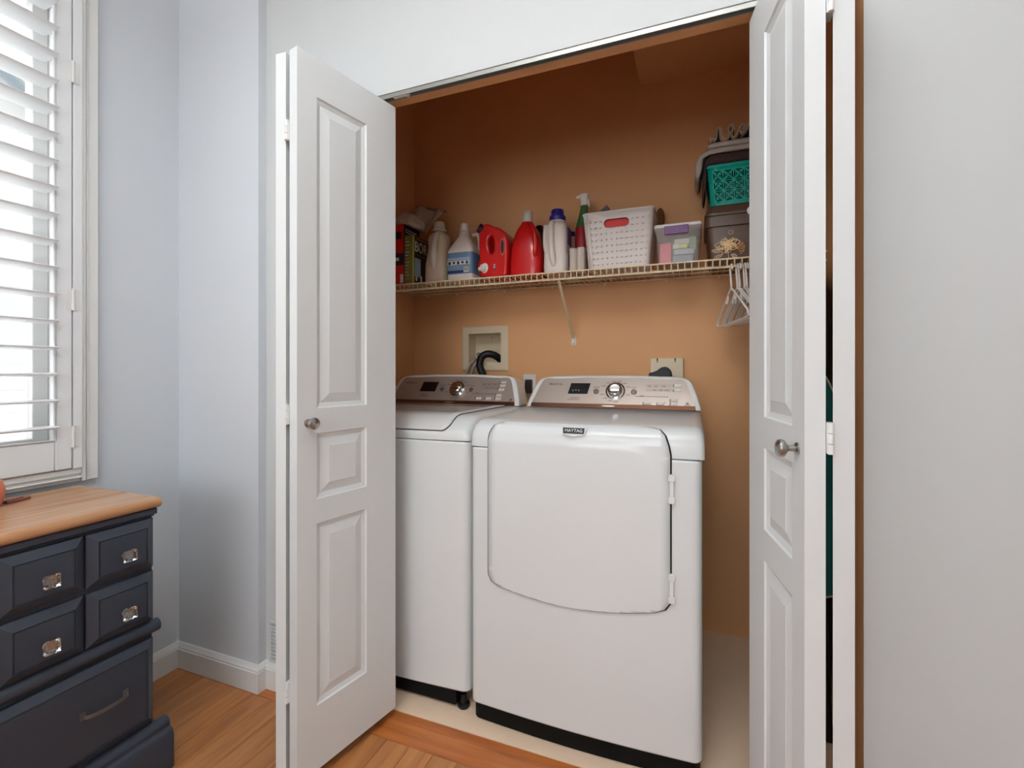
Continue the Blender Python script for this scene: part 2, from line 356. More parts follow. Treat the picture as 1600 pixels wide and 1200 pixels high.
# neighbouring house outside
M_side = mat('white house siding', (238, 236, 230), .8, var=.02); M_roof = mat('blue grey roof shingle', (120, 140, 156), .8, var=.2, vscale=20)
M_sky2 = mat('pale reflecting house glass', (206, 214, 220), .1)
nh = thing('neighbour_house', 'white sided neighbouring house with gabled roof outside the window', 'house', (-6.6, 1.6, -2.6))
boxes('wall', [(-8.6, -5.6, -1.4, 4.6, -2.6, 2.1)], M_side, nh)
for k in range(22): boxes('siding_board', [(-5.6, -5.585, -1.4, 4.6, -2.4+k*.2, -2.4+k*.2+.188)], M_side, nh)
bm = bmesh.new(); prism(bm, [(-5.6, -1.4, 2.1), (-5.6, 4.6, 2.1), (-5.6, 1.6, 4.1)], (-3.0, 0, 0)); bmo('gable', bm, M_side, nh)
for s_ in (-1, 1):
    bm = bmesh.new(); prism(bm, [(-5.2, 1.6, 4.22), (-5.2, 1.6+s_*3.4, 1.95), (-5.2, 1.6+s_*3.4, 1.83), (-5.2, 1.6, 4.1)], (-3.6, 0, 0)); bmo('roof', bm, M_roof, nh)
    bm = bmesh.new(); prism(bm, [(-5.16, 1.6, 4.16), (-5.16, 1.6+s_*3.4, 1.89), (-5.16, 1.6+s_*3.4, 1.69), (-5.16, 1.6, 3.96)], (-.05, 0, 0)); bmo('rake_board', bm, mat('cream rake board', (236, 226, 200), .7), nh)
for (a, b, c, d) in ((-.4, .6, .9, 1.8), (1.95, 2.9, 1.2, 1.9)):
    wf = boxes('window', [(-5.59, -5.55, a-.09, b+.09, c-.09, c), (-5.59, -5.55, a-.09, b+.09, d, d+.09), (-5.59, -5.55, a-.09, a, c, d), (-5.59, -5.55, b, b+.09, c, d)], M_trim, nh)
    boxes('pane', [(-5.60, -5.57, a, b, c, d)], M_sky2, wf)
S('ground_outside', [(-14, XL-.13, -8, 12, -2.8, -2.6)], mat('pale paved yard', (205, 202, 192), .9, var=.08), 'pale paved ground far below the window', 'ground')
M_leaf = mat('dull green leaf', (110, 150, 118), .6)
pl = thing('garden_shrub', 'thin green shrub outside the window', 'shrub', (-3.3, 1.12, -2.6))
tubed('stem', [(-3.3, 1.12, -2.6), (-3.3, 1.1, -1), (-3.28, 1.1, .4), (-3.3, 1.05, 1.3)], .015, mat('shrub bark', (90, 80, 60), .9), pl)
for k in range(26):
    zz = .5+.9*k/26; a = k*2.4; bm = bmesh.new(); L = .16
    d = Vector((math.cos(a), math.sin(a), .25)); o_ = Vector((-3.29, 1.08, zz)); sd = Vector((-d.y, d.x, 0))*.022
    v = [bm.verts.new(p) for p in (o_, o_+d*L*.5+sd, o_+d*L, o_+d*L*.5-sd)]; bm.faces.new(v); bmo('leaf', bm, M_leaf, pl, solid=.001)

# ------------------------------------------------------------------ bifold doors
def door_leaf(bm, far, near, thick_dir, z0, z1, pu, pz):
    """slab with raised moulded panels on both faces; far/near: 2-D ends of the visible face, thick_dir: 2-D vector to the other face"""
    F = Vector((*far, 0)); N = Vector((*near, 0)); W = (N-F).length; U = (N-F)/W; T = Vector((*thick_dir, 0)); th = T.length; Tn = T/th
    us = [0, pu[0], pu[1], W]; zs = [z0]+[z for p in pz for z in p]+[z1]
    def pt(u, z, d): return F+U*u+Tn*d+Vector((0, 0, z))
    prof = [(0, 0), (.003, .0045), (.009, .006), (.015, .0085), (.040, .002), (.041, .0012)]
    for side in (0, 1):
        dd = (lambda x: x) if side == 0 else (lambda x: th-x)
        grid = [[bm.verts.new(pt(u, z, dd(0))) for z in zs] for u in us]
        for i in range(3):
            for j in range(len(zs)-1):
                q = [grid[i][j], grid[i+1][j], grid[i+1][j+1], grid[i][j+1]]
                if i == 1 and j % 2 == 1:
                    prev = q
                    for ins, dep in prof[1:]:
                        r = [bm.verts.new(pt(us[1]+ins, zs[j]+ins, dd(dep))), bm.verts.new(pt(us[2]-ins, zs[j]+ins, dd(dep))), bm.verts.new(pt(us[2]-ins, zs[j+1]-ins, dd(dep))), bm.verts.new(pt(us[1]+ins, zs[j+1]-ins, dd(dep)))]
                        for k in range(4): bm.faces.new((prev[k], prev[(k+1) % 4], r[(k+1) % 4], r[k]))
                        prev = r
                    bm.faces.new(prev)
                else: bm.faces.new(q)
        if side == 0: g0 = grid
        else: g1 = grid
    for j in range(len(zs)-1):
        for i in (0, 3): bm.faces.new((g0[i][j], g1[i][j], g1[i][j+1], g0[i][j+1]))
    for i in range(3):
        for j in (0, len(zs)-1): bm.faces.new((g0[i][j], g0[i+1][j], g1[i+1][j], g1[i][j]))
PZ = [(.214, .729), (.798, .985), (1.055, 1.935)]
def knob(parent, pos, axis):
    k = lathed('knob', [(.0115, 0), (.0115, .003), (.006, .006), (.0055, .016), (.009, .019), (.0155, .0235), (.0168, .028), (.0158, .033), (.011, .0365), (.003, .038)], pos, axis, M_nickel, parent, 28, 30)
    return k
def hinge(parent, x, y, z):
    bm = bmesh.new()
    for a, b in ((-.028, -.010), (-.009, .009), (.010, .028)): lathe(bm, [(.005, a), (.005, b)], (x, y, z), n=12)
    box(bm, x-.006, x+.006, y+.002, y+.03, z-.027, z+.027)
    return bmo('hinge', bm, M_trim, parent, smooth=40)
d1 = thing('door_1', 'white three-panel bifold door folded open at the left of the closet', 'door', (-1.0, 1.15, .03), kind='structure')
F, N = Vector((-.9368, 1.33)), Vector((-1.0079, .9795)); U = (N-F).normalized(); T = Vector((U.y, -U.x))
if T.x > 0: T = -T
bm = bmesh.new(); door_leaf(bm, F, N, T*.034, .032, 2.045, (.121, .297), PZ); bmo('leading_panel', bm, M_door, d1, smooth=12)
bm = bmesh.new(); door_leaf(bm, (-1.083, 1.334), (-1.0545, .986), Vector((-.0339, -.0028)), .032, 2.043, (.121, .297), PZ); bmo('pivot_panel', bm, M_door, d1, smooth=12)
kp = F+U*.325; knob(d1, (kp.x, kp.y, 1.016), (-T.x, -T.y, 0))
for z in (1.824, 1.041, .274): hinge(d1, -1.0478, .9805, z)
d2 = thing('door_2', 'white three-panel bifold door folded open at the right of the closet', 'door', (.22, 1.15, .03), kind='structure')
F, N = Vector((.1288, 1.33)), Vector((.1832, .977)); U = (N-F).normalized(); T = Vector((-U.y, U.x))
if T.x < 0: T = -T
bm = bmesh.new(); door_leaf(bm, F, N, T*.034, .032, 2.045, (.121, .297), PZ); bmo('leading_panel', bm, M_door, d2, smooth=12)
bm = bmesh.new(); door_leaf(bm, (.3105, 1.332), (.2285, .986), Vector((.0350, .0083)), .032, 2.043, (.121, .297), PZ); bmo('pivot_panel', bm, M_door, d2, smooth=12)
kp = F+U*.325; knob(d2, (kp.x, kp.y, 1.016), (-T.x, -T.y, 0))
for z in (1.824, 1.041, .274): hinge(d2, .2238, .979, z)
tr = thing('door_track', 'aluminium bifold track screwed under the closet header', 'track', (-.38, 1.31, ZH))
boxes('channel', [(JL+.01, JR-.01, 1.293, 1.2955, ZH-.014, ZH-.0005), (JL+.01, JR-.01, 1.3115, 1.314, ZH-.014, ZH-.0005), (JL+.01, JR-.01, 1.2955, 1.3115, ZH-.002, ZH-.0005)], M_steel, tr)
boxes('slider', [(-.925, -.865, 1.297, 1.310, ZH-.012, ZH-.004), (-.879, -.869, 1.297, 1.318, ZH-.013, ZH-.004)], M_wplas, tr, bevel=.001)
wv = thing('wall_vent', 'low white wall vent half hidden behind the left folded door', 'vent', (-1.39, Y0, .17))
boxes('frame', [(-1.455, -1.33, Y0-.006, Y0, .235, .247), (-1.455, -1.33, Y0-.006, Y0, .098, .11), (-1.455, -1.446, Y0-.006, Y0, .11, .235), (-1.339, -1.33, Y0-.006, Y0, .11, .235)], M_front, wv, bevel=.001)
for k in range(9): boxes('slat', [(-1.446, -1.339, Y0-.005, Y0-.001, .113+k*.0137, .122+k*.0137)], M_front, wv)

# ================================================================== DRESSER
dx = -1.452; DY0, DY1 = -.128, .893
ds = thing('dresser', 'dark navy dresser with worn wooden top and glass knobs beside the window', 'dresser', (-1.65, .38, 0))
boxes('carcass', [(-1.838, -1.466, DY0, DY1, .10, .764)], M_navy, ds, bevel=.003)
bm = bmesh.new(); prof = [(-1.846, .766), (-1.452, .766), (-1.443, .770), (-1.439, .778), (-1.441, .787), (-1.450, .795), (-1.846, .795)]
prism(bm, [(x, -.145, z) for x, z in prof], (0, 1.05, 0)); bmo('wooden_top', bm, M_top, ds, bevel=.004, seg=3)
boxes('cornice', [(-1.838, -1.450, DY0-.004, DY1+.005, .748, .7655), (-1.838, -1.458, DY0, DY1+.002, .742, .748)], M_navy, ds, bevel=.004)
bm = bmesh.new()
def rail_prof(x, z, rr): return [(x, z-rr*1.2), (x+rr*.7, z-rr*1.1), (x+rr*1.2, z-rr*.5), (x+rr*1.2, z+rr*.3), (x+rr*.8, z+rr*.9), (x, z+rr*1.2)]
prism(bm, [(a, DY0-.012, b) for a, b in rail_prof(-1.466, .424, .016)], (0, DY1+.014-DY0+.012, 0)); bmo('waist_moulding', bm, M_navy, ds, bevel=.003)
bm = bmesh.new(); prism(bm, [(-1.838, DY1-.001, .408), (-1.838, DY1+.012, .414), (-1.838, DY1+.012, .434), (-1.838, DY1-.001, .442)], (.372, 0, 0)); bmo('waist_moulding', bm, M_navy, ds, bevel=.003)
bm = bmesh.new(); prism(bm, [(a, DY0-.03, b) for a, b in ((-1.466, .0), (-1.424, .0), (-1.424, .095), (-1.430, .112), (-1.442, .118), (-1.442, .130), (-1.452, .142), (-1.466, .146))], (0, DY1+.036-DY0+.03, 0)); bmo('base_moulding', bm, M_navy, ds, bevel=.004)
bm = bmesh.new(); prism(bm, [(-1.838, DY1-.001, 0), (-1.838, DY1+.036, 0), (-1.838, DY1+.036, .095), (-1.838, DY1+.022, .118), (-1.838, DY1+.012, .14), (-1.838, DY1-.001, .146)], (.373, 0, 0)); bmo('base_moulding', bm, M_navy, ds, bevel=.004)
def drawer(y0, y1, z0, z1, bev):
    bm = bmesh.new()
    rings = [((y0, y1, z0, z1), -1.4655), ((y0, y1, z0, z1), -1.456), ((y0+bev, y1-bev, z0+bev, z1-bev), -1.4425), ((y0+bev+.0012, y1-bev-.0012, z0+bev+.0012, z1-bev-.0012), -1.4455), ((y0+bev+.0028, y1-bev-.0028, z0+bev+.0028, z1-bev-.0028), -1.4455), ((y0+bev+.004, y1-bev-.004, z0+bev+.004, z1-bev-.004), -1.4425)]
    loft(bm, [[(x, a, c), (x, b, c), (x, b, d), (x, a, d)] for (a, b, c, d), x in rings]); return bmo('drawer', bm, M_navy, ds)
def glass_knob(dr, y, z):
    h = .0145; x0 = -1.4425
    lathed('knob_post', [(.0095, 0), (.0095, .002), (.006, .004), (.006, .014)], (x0, y, z), (1, 0, 0), M_chrome, dr, 16)
    bm = bmesh.new(); x1 = x0+.013
    loft(bm, [[(x, y+s*q, z+r*q) for s, r in ((-1, -1), (1, -1), (1, 1), (-1, 1))] for x, q in ((x1, h*.8), (x1+.004, h), (x1+.013, h), (x1+.017, h*.74))]); bmo('knob', bm, M_glass, dr)
    bm = bmesh.new(); q = h*.8; loft(bm, [[(x, y+s*q, z+r*q) for s, r in ((-1, -1), (1, -1), (1, 1), (-1, 1))] for x in (x1-.0025, x1-.0005)]); bmo('knob_backplate', bm, M_chrome, dr)
for c in range(6):
    yb = .8885-c*.166; ya = yb-.160
    for (za, zb, kz) in ((.600, .738, .661), (.446, .586, .505)):
        dr = drawer(ya, yb, za, zb, .021); glass_knob(dr, (ya+yb)/2+.002, kz)
dr = drawer(-.102, .8885, .158, .394, .020)
for cy in (.762, .02):
    bm = bmesh.new(); P = smooth_pts([(-1.4425, cy-.048, .287), (-1.428, cy-.046, .287), (-1.420, cy-.03, .287), (-1.417, cy, .287), (-1.420, cy+.03, .287), (-1.428, cy+.046, .287), (-1.4425, cy+.048, .287)], 5)
    rings = []
    for i, p in enumerate(P):
        d = (P[min(i+1, len(P)-1)]-P[max(i-1, 0)]).normalized(); nrm = Vector((0, 0, 1)).cross(d)
        hz = .0042; rings.append([p+nrm*.0022+Vector((0, 0, hz)), p-nrm*.0022+Vector((0, 0, hz)), p-nrm*.0022-Vector((0, 0, hz)), p+nrm*.0022-Vector((0, 0, hz))])
    loft(bm, rings)
    for s in (-1, 1): box(bm, -1.4425, -1.437, cy+s*.048-.006, cy+s*.048+.006, .279, .297)
    bmo('pull', bm, M_pbronze, dr, bevel=.0008)
# things lying on the dresser
M_stick = mat('dark red stick', (120, 66, 62), .5)
for k, (a, b) in enumerate((((-1.770, .694), (-1.781, .742)), ((-1.757, .698), (-1.768, .752)))):
    o = tubed('incense_stick', [(*a, .8002), (*b, .8002)], .0045, M_stick, n=6)
    tag(o, ('dark red stick on the dresser top, the one nearer the window', 'dark red stick on the dresser top, the one nearer the dresser front')[k], 'stick', 'sticks on the dresser top')
o = lofted('terracotta_pot', [sup(-1.750, .655, z, r, r, 2, 24) for z, r in ((.7955, .024), (.805, .030), (.822, .036), (.842, .037), (.858, .033), (.868, .030))], mat('salmon terracotta', (226, 132, 100), .6, var=.08)); tag(o, 'salmon terracotta pot at the left edge of the dresser top', 'pot')

# ================================================================== WASHER AND DRYER
def body_section(x0, x1, yf, yb, z, r=.028, bow=.012):
    """plan outline of an appliance body with a bowed front and rounded front corners"""
    pts = [(x1, yb), (x0, yb)]
    for i in range(6):
        a = R(180+90*i/5); pts.append((x0+r+r*math.cos(a), yf+bow+r+r*math.sin(a)))
    for i in range(1, 10):
        t = i/10; x = x0+r+(x1-x0-2*r)*t; pts.append((x, yf+bow-bow*math.sin(math.pi*t)))
    for i in range(6):
        a = R(270+90*i/5); pts.append((x1-r+r*math.cos(a), yf+bow+r+r*math.sin(a)))
    return [(x, y, z) for x, y in pts]
def console(root, x0, x1, yb_, zb, zt, label_text, dark):
    """slanted control panel housing; panel plane from (yb_, zb) to (yb_+.075, zt)"""
    cx = (x0+x1)/2; W = x1-x0; lean = .070; hh = math.hypot(zt-zb, lean); U = (1, 0, 0); V = (0, lean, zt-zb)
    Mx = basis((cx, yb_, zb), U, V)
    def outline(ins, tb=0.0):
        hw = W/2-ins; top = hh-ins*.55; b0 = tb; sl = .050; pts = [(-hw, b0)]
        P = [(-hw+sl*.2, hh*.30), (-hw+sl*.55, hh*.66), (-hw+sl*.95, hh*.90), (-hw+sl*1.9, top-.002)]
        L_ = smooth_pts([(-hw, b0, 0)]+[(a, b, 0) for a, b in P]+[(-hw+sl*3.2, top, 0)], 4)
        left = [(p.x, min(p.y, top)) for p in L_]
        mid = [(x, top+.004*(1-(x/hw)**2)) for x in [(-hw+sl*3.2)*(1-k/6)+ (hw-sl*3.2)*(k/6) for k in range(1, 6)]]
        return left+mid+[(-a, b) for a, b in left[::-1]]
    # housing
    out = outline(0); bm = bmesh.new(); fr_ = [Mx @ Vector((a, b, 0)) for a, b in out]; n = len(fr_)
    rings = [fr_, [p+Vector((0, .030, 0)) for p in fr_]]
    rings.append([Vector((cx+(p.x-cx)*1.0, p.y+.095, zb+(p.z-zb)*.93)) for p in fr_]); rings.append([Vector((cx+(p.x-cx)*.985, p.y+.125, zb+(p.z-zb)*.80)) for p in fr_])
    loft(bm, rings); h = bmo('control_panel', bm, M_wplas, root, bevel=.006, seg=3)
    # metal face plate with its brown strip
    fp = outline(.021, .019); fp = [(max(-W/2+.024, min(W/2-.024, a)), b) for a, b in fp]
    me = flat([fp], .0008); placed('face_plate', me, Mx @ Matrix.Translation((0, 0, .0012)), M_panel, h)
    me = flat([[(-W/2+.021, .0015), (W/2-.021, .0015), (W/2-.023, .0185), (-W/2+.023, .0185)]], .0022); placed('bronze_strip', me, Mx @ Matrix.Translation((0, 0, .002)), M_bronze, h, bevel=.0008)
    me = flat([[(a*.028, .0095+b*.003) for a, b in circ(0, 0, 1, 14)]], .001); placed('strip_emblem', me, Mx @ Matrix.Translation((-.0+.00, 0, .0045)), M_chrome, h)
    zf = .0024
    def rect(name, x, y, w_, h_, m, sk=0, d=.0012, z=zf): me = flat([[(x-w_/2-sk, y-h_/2), (x+w_/2-sk, y-h_/2), (x+w_/2+sk, y+h_/2), (x-w_/2+sk, y+h_/2)]], d); return placed(name, me, Mx @ Matrix.Translation((0, 0, z)), m, h)
    def txt(s, x, y, size, m=M_print): placed('lettering', text(s, size, .0002), Mx @ Matrix.Translation((x, y, zf)), m, h)
    dxs = -.130
    rect('display', dxs, .089, .084, .050, M_disp, .005, .0016)
    if not dark:
        for q in range(3): me = flat([circ(dxs-.026+q*.013, .079+(.002 if q == 1 else 0), .0036, 8)], .0002); placed('display_icon', me, Mx @ Matrix.Translation((0, 0, .0044)), mat('grey display glyph', (120, 122, 128), .5), h)
    # cycle knob
    kx, ky = .024, .079
    lathed('dial_ring', [(.040, 0), (.040, .004), (.036, .0065), (.0345, .0055), (.033, .003)], Mx @ Vector((kx, ky, zf)), Mx.to_3x3() @ Vector((0, 0, 1)), M_chrome, h, 36)
    lathed('dial', [(.030, 0), (.0295, .015), (.027, .021), (.022, .024), (.021, .0215), (.004, .0205)], Mx @ Vector((kx, ky, zf+.002)), Mx.to_3x3() @ Vector((0, 0, 1)), M_chrome, h, 32)
    me = flat([rr2(kx-.019, kx+.019, ky-.0045, ky+.0045, .004)], .0035, .001); placed('dial_grip', me, Mx @ Matrix.Translation((0, 0, zf+.026)), M_chrome, h)
    for bx_, s in ((-.056, 'POWER'), (.099, 'START')):
        lathed('round_button', [(.0115, 0), (.0115, .002), (.009, .0032), (.0085, .0022), (.001, .0022)], Mx @ Vector((bx_, ky-.003, zf)), Mx.to_3x3() @ Vector((0, 0, 1)), M_pbronze, h, 20)
        txt(s, bx_, ky+.017, .0075)
    txt(label_text, -.235, .109, .0115, M_black)
    keys = [(.268, .107), (.268, .086), (.154, .026), (.207, .026), (.257, .042), (.257, .026)] if not dark else [(.255, .115), (.253, .098), (.250, .078), (.243, .049), (.243, .033), (.195, .033), (.146, .033)]
    for (a, b) in keys:
        rect('key', a, b, .026, .0115, M_key, .001, .0022)
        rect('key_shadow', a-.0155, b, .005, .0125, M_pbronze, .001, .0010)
    for y in (.109, .1005, .091, .083): rect('rule_line', .196, y, .10, .0007, M_print, 0, .0002)
    for y, x, ww in ((.057, .17, .13), (.017, -.275, .05), (.045, -.145, .04), (.037, -.15, .05), (.1045, .16, .012), (.1045, .185, .012), (.1045, .215, .015), (.0865, .18, .014), (.0865, .205, .012), (.0865, .228, .018), (.060, .132, .014)): rect('rule_line', x, y, ww, .0016, M_print, 0, .0002)
    for a in (150, 125, 100, 75, 50, 25, -20, 200, 225, 250, 275):
        rect('dial_mark', kx+.056*math.cos(R(a)), ky+.047*math.sin(R(a)), .018, .0018, M_print, 0, .0002)
    for k in range(2): rect('crest_mark', .305, .030-.0075*k, .022 if k else .010, .0022 if k else .006, M_print, 0, .0002)
    return h
def bowf(x, y, x0, x1, yf, r=.028, bow=.012):
    t = max(0, min(1, (x-x0-r)/(x1-x0-2*r))); return bow*(1-math.sin(math.pi*t))*max(0, min(1, 1-(y-yf-.04)/.10))
def top_cover(root, name, x0, x1, prof, m, r=.03):
    """YZ profile carried along X with the ends rounded down"""
    bm = bmesh.new(); rings = []
    yc, zc_ = prof[-1][0], prof[0][1]
    for k in range(5): 
        a = R(90*k/4); rings.append((x0+r*(1-math.sin(a)), r*(1-math.cos(R(90)-a)) if False else r*(1-math.sin(a))))
    xs = [(x0, .55), (x0+.004, .30), (x0+.012, .12), (x0+.026, .0)]+[(x0+.026+(x1-x0-.052)*k/12, 0) for k in range(1, 12)]+[(x1-.026, .0), (x1-.012, .12), (x1-.004, .30), (x1, .55)]
    rr = []
    for x, q in xs:
        ring = []
        for (y, z) in prof:
            zz = z-(q*.045 if z > zc_+.02 else q*.0); yy = y+(q*.02 if y < prof[0][0]+.12 else 0)
            ring.append((x, yy+bowf(x, y, x0, x1, prof[0][0]), max(zz, zc_)))
        rr.append(ring)
    loft(bm, rr); return bmo(name, bm, m, root, smooth=35)
def feet(root, pts, yf):
    for (x, y) in pts: lathed('foot', [(.019, 0), (.021, .004), (.021, .010), (.012, .014), (.011, .045)], (x, y, .0035), (0, 0, 1), M_black, root, 18)
# --- washer
wx0, wx1, wy, wyb = -1.408, -.7165, 1.424, 2.10
ws = thing('washing_machine', 'white top-load washing machine half hidden behind the left folded door', 'washer', ((wx0+wx1)/2, 1.8, .003))
lofted('cabinet', [body_section(wx0, wx1, wy, wyb, z) for z in (.062, .9175)], M_white, ws, 30, bevel=.006, seg=2)
boxes('toe_panel', [(wx0+.012, wx1-.048, wy+.012, wyb-.02, .012, .0615)], M_toe, ws, bevel=.004)
feet(ws, [(wx0+.05, wy+.045), (wx1-.028, wy+.030), (wx0+.05, wyb-.06), (wx1-.05, wyb-.06)], wy)
boxes('seam', [(wx0+.006, wx1-.006, wy+.018, wyb-.01, .9175, .9205)], M_seam, ws)
wprof = [(wy+.004, .9205), (wy+.002, .937), (wy+.006, .950), (wy+.018, .962), (wy+.045, .983), (wy+.075, .997), (wy+.11, 1.002), (1.80, 1.003), (wyb-.02, 1.004), (wyb-.02, .9205)]
top_cover(ws, 'top_cover', wx0, wx1, wprof, M_white)
def on_prof(prof, s):
    for i in range(len(prof)-1):
        a, b = Vector(prof[i]), Vector(prof[i+1]); L = (b-a).length
        if s <= L or i == len(prof)-2: 
            d = (b-a).normalized(); p = a+d*s; return p, Vector((-d.y, d.x))
        s -= L
def wrapped(name, root, outline, prof, m, off, thick, nx=14, ns=46, disp=None, smooth=30, bw=None):
    """flat outline in (x, s) bent over a (y, z) profile"""
    me = flat([outline], 0); bm = bmesh.new(); bm.from_mesh(me); bpy.data.meshes.remove(me)
    xs = [p[0] for p in outline]; ss = [p[1] for p in outline]
    for k in range(1, nx): bmesh.ops.bisect_plane(bm, geom=bm.verts[:]+bm.edges[:]+bm.faces[:], plane_co=(min(xs)+(max(xs)-min(xs))*k/nx, 0, 0), plane_no=(1, 0, 0))
    for k in range(1, ns): bmesh.ops.bisect_plane(bm, geom=bm.verts[:]+bm.edges[:]+bm.faces[:], plane_co=(0, min(ss)+(max(ss)-min(ss))*k/ns, 0), plane_no=(0, 1, 0))
    bmesh.ops.remove_doubles(bm, verts=bm.verts[:], dist=1e-5)
    bmesh.ops.recalc_face_normals(bm, faces=bm.faces)
    top = {}
    for v in bm.verts: top[v] = (v.co.x, v.co.y)
    for v, (x, s) in top.items():
        p, nrm = on_prof(prof, s); dsp = off+(disp(x, s) if disp else 0); v.co = (x, p.x+nrm.x*dsp+(bowf(x, p.x, *bw) if bw else 0), p.y+nrm.y*dsp)
    me = bpy.data.meshes.new(name); 
    # face the outside (towards -Y / +Z)
    f0 = bm.faces[:]; bm.normal_update(); sg = sum((-f.normal.y+f.normal.z)*f.calc_area() for f in f0)
    if sg < 0: bmesh.ops.reverse_faces(bm, faces=f0)
    bm.to_mesh(me); bm.free(); return finish(name, me, m, root, smooth=smooth, solid=thick)
# lid: slopes down over the front of the top cover
lp = [(wy+.006, .9505), (wy+.018, .962), (wy+.045, .983), (wy+.075, .997), (wy+.11, 1.002), (1.80, 1.003), (1.935, 1.0038)]
Ltot = sum((Vector(lp[i+1])-Vector(lp[i])).length for i in range(len(lp)-1))
ol = [(-1.36, .002)]+[(-.824+.026*math.sin(R(a)), .002+.05*(1-math.cos(R(a)))) for a in range(0, 91, 15)]+[(-.795, .13), (-.791, .30), (-.786, Ltot), (-1.36, Ltot)]
def grow(o, d):
    cx = sum(p[0] for p in o)/len(o); cy = sum(p[1] for p in o)/len(o)
    return [(p[0]+math.copysign(d, p[0]-cx), max(0, p[1]+math.copysign(d, p[1]-cy))) for p in o]
wrapped('lid_seal', ws, grow(ol, .0018), lp, M_seam, .0012, .001, bw=(wx0, wx1, wy))
wrapped('lid', ws, ol, lp, M_lid, .0065, .005, bw=(wx0, wx1, wy))
console(ws, -1.420, -.724, 1.945, 1.005, 1.140, 'BRAVOS XL', True)
# --- dryer
qx0, qx1, qy, qyb = -.699, .020, 1.398, 2.10
dy = thing('clothes_dryer', 'white front-load clothes dryer with champagne control panel right of the washer', 'dryer', ((qx0+qx1)/2, 1.75, .003))
lofted('cabinet', [body_section(qx0, qx1, qy, qyb, z) for z in (.060, .9085)], M_white, dy, 30, bevel=.006)
lofted('toe_panel', [[(x+(.006 if x < -.5 else -.006 if x > -.1 else 0), y+.010, z) for x, y, z in body_section(qx0, qx1, qy, qyb-.04, zz)] for zz in (.006, .0595)], M_toe, dy, 30)
feet(dy, [(qx0+.06, qy+.10), (qx1-.06, qy+.10), (qx0+.06, qyb-.08), (qx1-.06, qyb-.08)], qy)
boxes('seam', [(qx0+.006, qx1-.006, qy+.018, qyb-.01, .9085, .9115)], M_seam, dy)
qprof = [(qy+.002, .9115), (qy+.001, .945), (qy+.005, .968), (qy+.016, .984), (qy+.034, .995), (qy+.065, 1.0005), (1.80, 1.003), (qyb-.02, 1.005), (qyb-.02, .9115)]
top_cover(dy, 'top_cover', qx0, qx1+.006, qprof, M_white)
dp = [(qy, .40), (qy, .945), (qy+.005, .968), (qy+.016, .984), (qy+.030, .9935), (qy+.036, .9955)]
zz = lambda z: z-.40
do = [(-.6285, zz(.51)), (-.6272, zz(.497)), (-.6158, zz(.4781)), (-.5888, zz(.466)), (-.545, zz(.4585)), (-.501, zz(.4522)), (-.45, zz(.447)), (-.3964, zz(.4430)), (-.345, zz(.4425)), (-.297, zz(.4445)), (-.25, zz(.4485)), (-.2024, zz(.4545)), (-.155, zz(.462)), (-.1123, zz(.4699)), (-.0809, zz(.4829)), (-.0654, zz(.5057)), (-.0654, zz(.92)), (-.070, .545), (-.080, .575), (-.097, .597), (-.122, .606), (-.560, .606), (-.590, .602), (-.612, .585), (-.625, .555), (-.6285, .53)]
def scoop(x, s):
    # shallow recess across the top of the door, ending in an arc at the right
    edge = .530-.10*max(0, (x+.20)/.14)**2
    q = max(0, min(1, (s-edge)/.022)); return -.0030*(q*q*(3-2*q))
wrapped('door_seal', dy, [(p[0]+(.0045 if p[0] > -.1 else .0015 if p[0] > -.35 else -.0042), p[1]+(-.0034 if p[1] < .15 else .0012)) for p in do], dp, M_seam, .0014, .001, bw=(qx0, qx1, qy))
dd_ = wrapped('door', dy, do, dp, M_white, .0072, .0065, 20, 60, scoop, bw=(qx0, qx1, qy))
bs = flat([[(-.036, .0125), (.036, .0125), (.034, -.010), (0, -.0165), (-.034, -.010)]], .0012); BMx = basis((-.342, qy-.0032, .9775), (1, 0, 0), (0, .42, 1))
placed('badge', bs, BMx, M_nickel, dd_); placed('badge_face', flat([[(-.0335, .0108), (.0335, .0108), (.0318, -.0075), (-.0318, -.0075)]], .0008), BMx @ Matrix.Translation((0, 0, .0013)), M_black, dd_)
placed('badge_lettering', text('MAYTAG', .0135, .0003), BMx @ Matrix.Translation((0, .0015, .0024)), M_chrome, dd_)
for z in (.827, .546):
    bm = bmesh.new(); box(bm, -.0665, -.0555, qy-.002, qy+.0085, z-.041, z+.041); box(bm, -.070, -.052, qy-.0030, qy-.0005, z-.041, z-.022); box(bm, -.070, -.052, qy-.0030, qy-.0005, z+.022, z+.041)
    bmo('door_hinge', bm, M_wplas, dy, bevel=.0015)
console(dy, qx0+.010, qx1+.004, 1.945, 1.006, 1.138, 'BRAVOS XL', False)

# ================================================================== WIRE SHELF
SZ, SF = 1.589, 1.967
sh = thing('wire_shelf', 'cream coated wire shelf with hanging lip across the closet back wall', 'shelf', (-.42, 2.27, SZ))
wm = None
for k in range(82):
    x = CL+.012+.0254*k
    if x > CR-.006: break
    if wm is None:
        bm = bmesh.new(); tube(bm, [(x, CB-.006, SZ-.0022), (x, SF+.004, SZ-.0022), (x, SF+.0005, SZ-.004), (x, SF-.001, SZ-.008), (x, SF-.001, SZ-.033)], .0021, 6); wm = bmo('wire', bm, M_wire, sh, smooth=50); x_first = x
    else:
        o = wm.copy(); COL.objects.link(o); o.location = wm.location+Vector((x-x_first, 0, 0))
for (y, z, r) in ((SF-.002, SZ-.0015, .0034), (SF-.003, SZ-.033, .0036), (SF+.10, SZ-.0068, .0026), (SF+.20, SZ-.0068, .0026), (CB-.010, SZ-.0068, .003)):
    tubed('rail', [(CL+.002, y, z), (CR-.002, y, z)], r, M_wire, sh, 8)
bk = thing('shelf_bracket', 'white diagonal shelf strut fixed to the orange back wall', 'bracket', (-.5547, CB, 1.30))
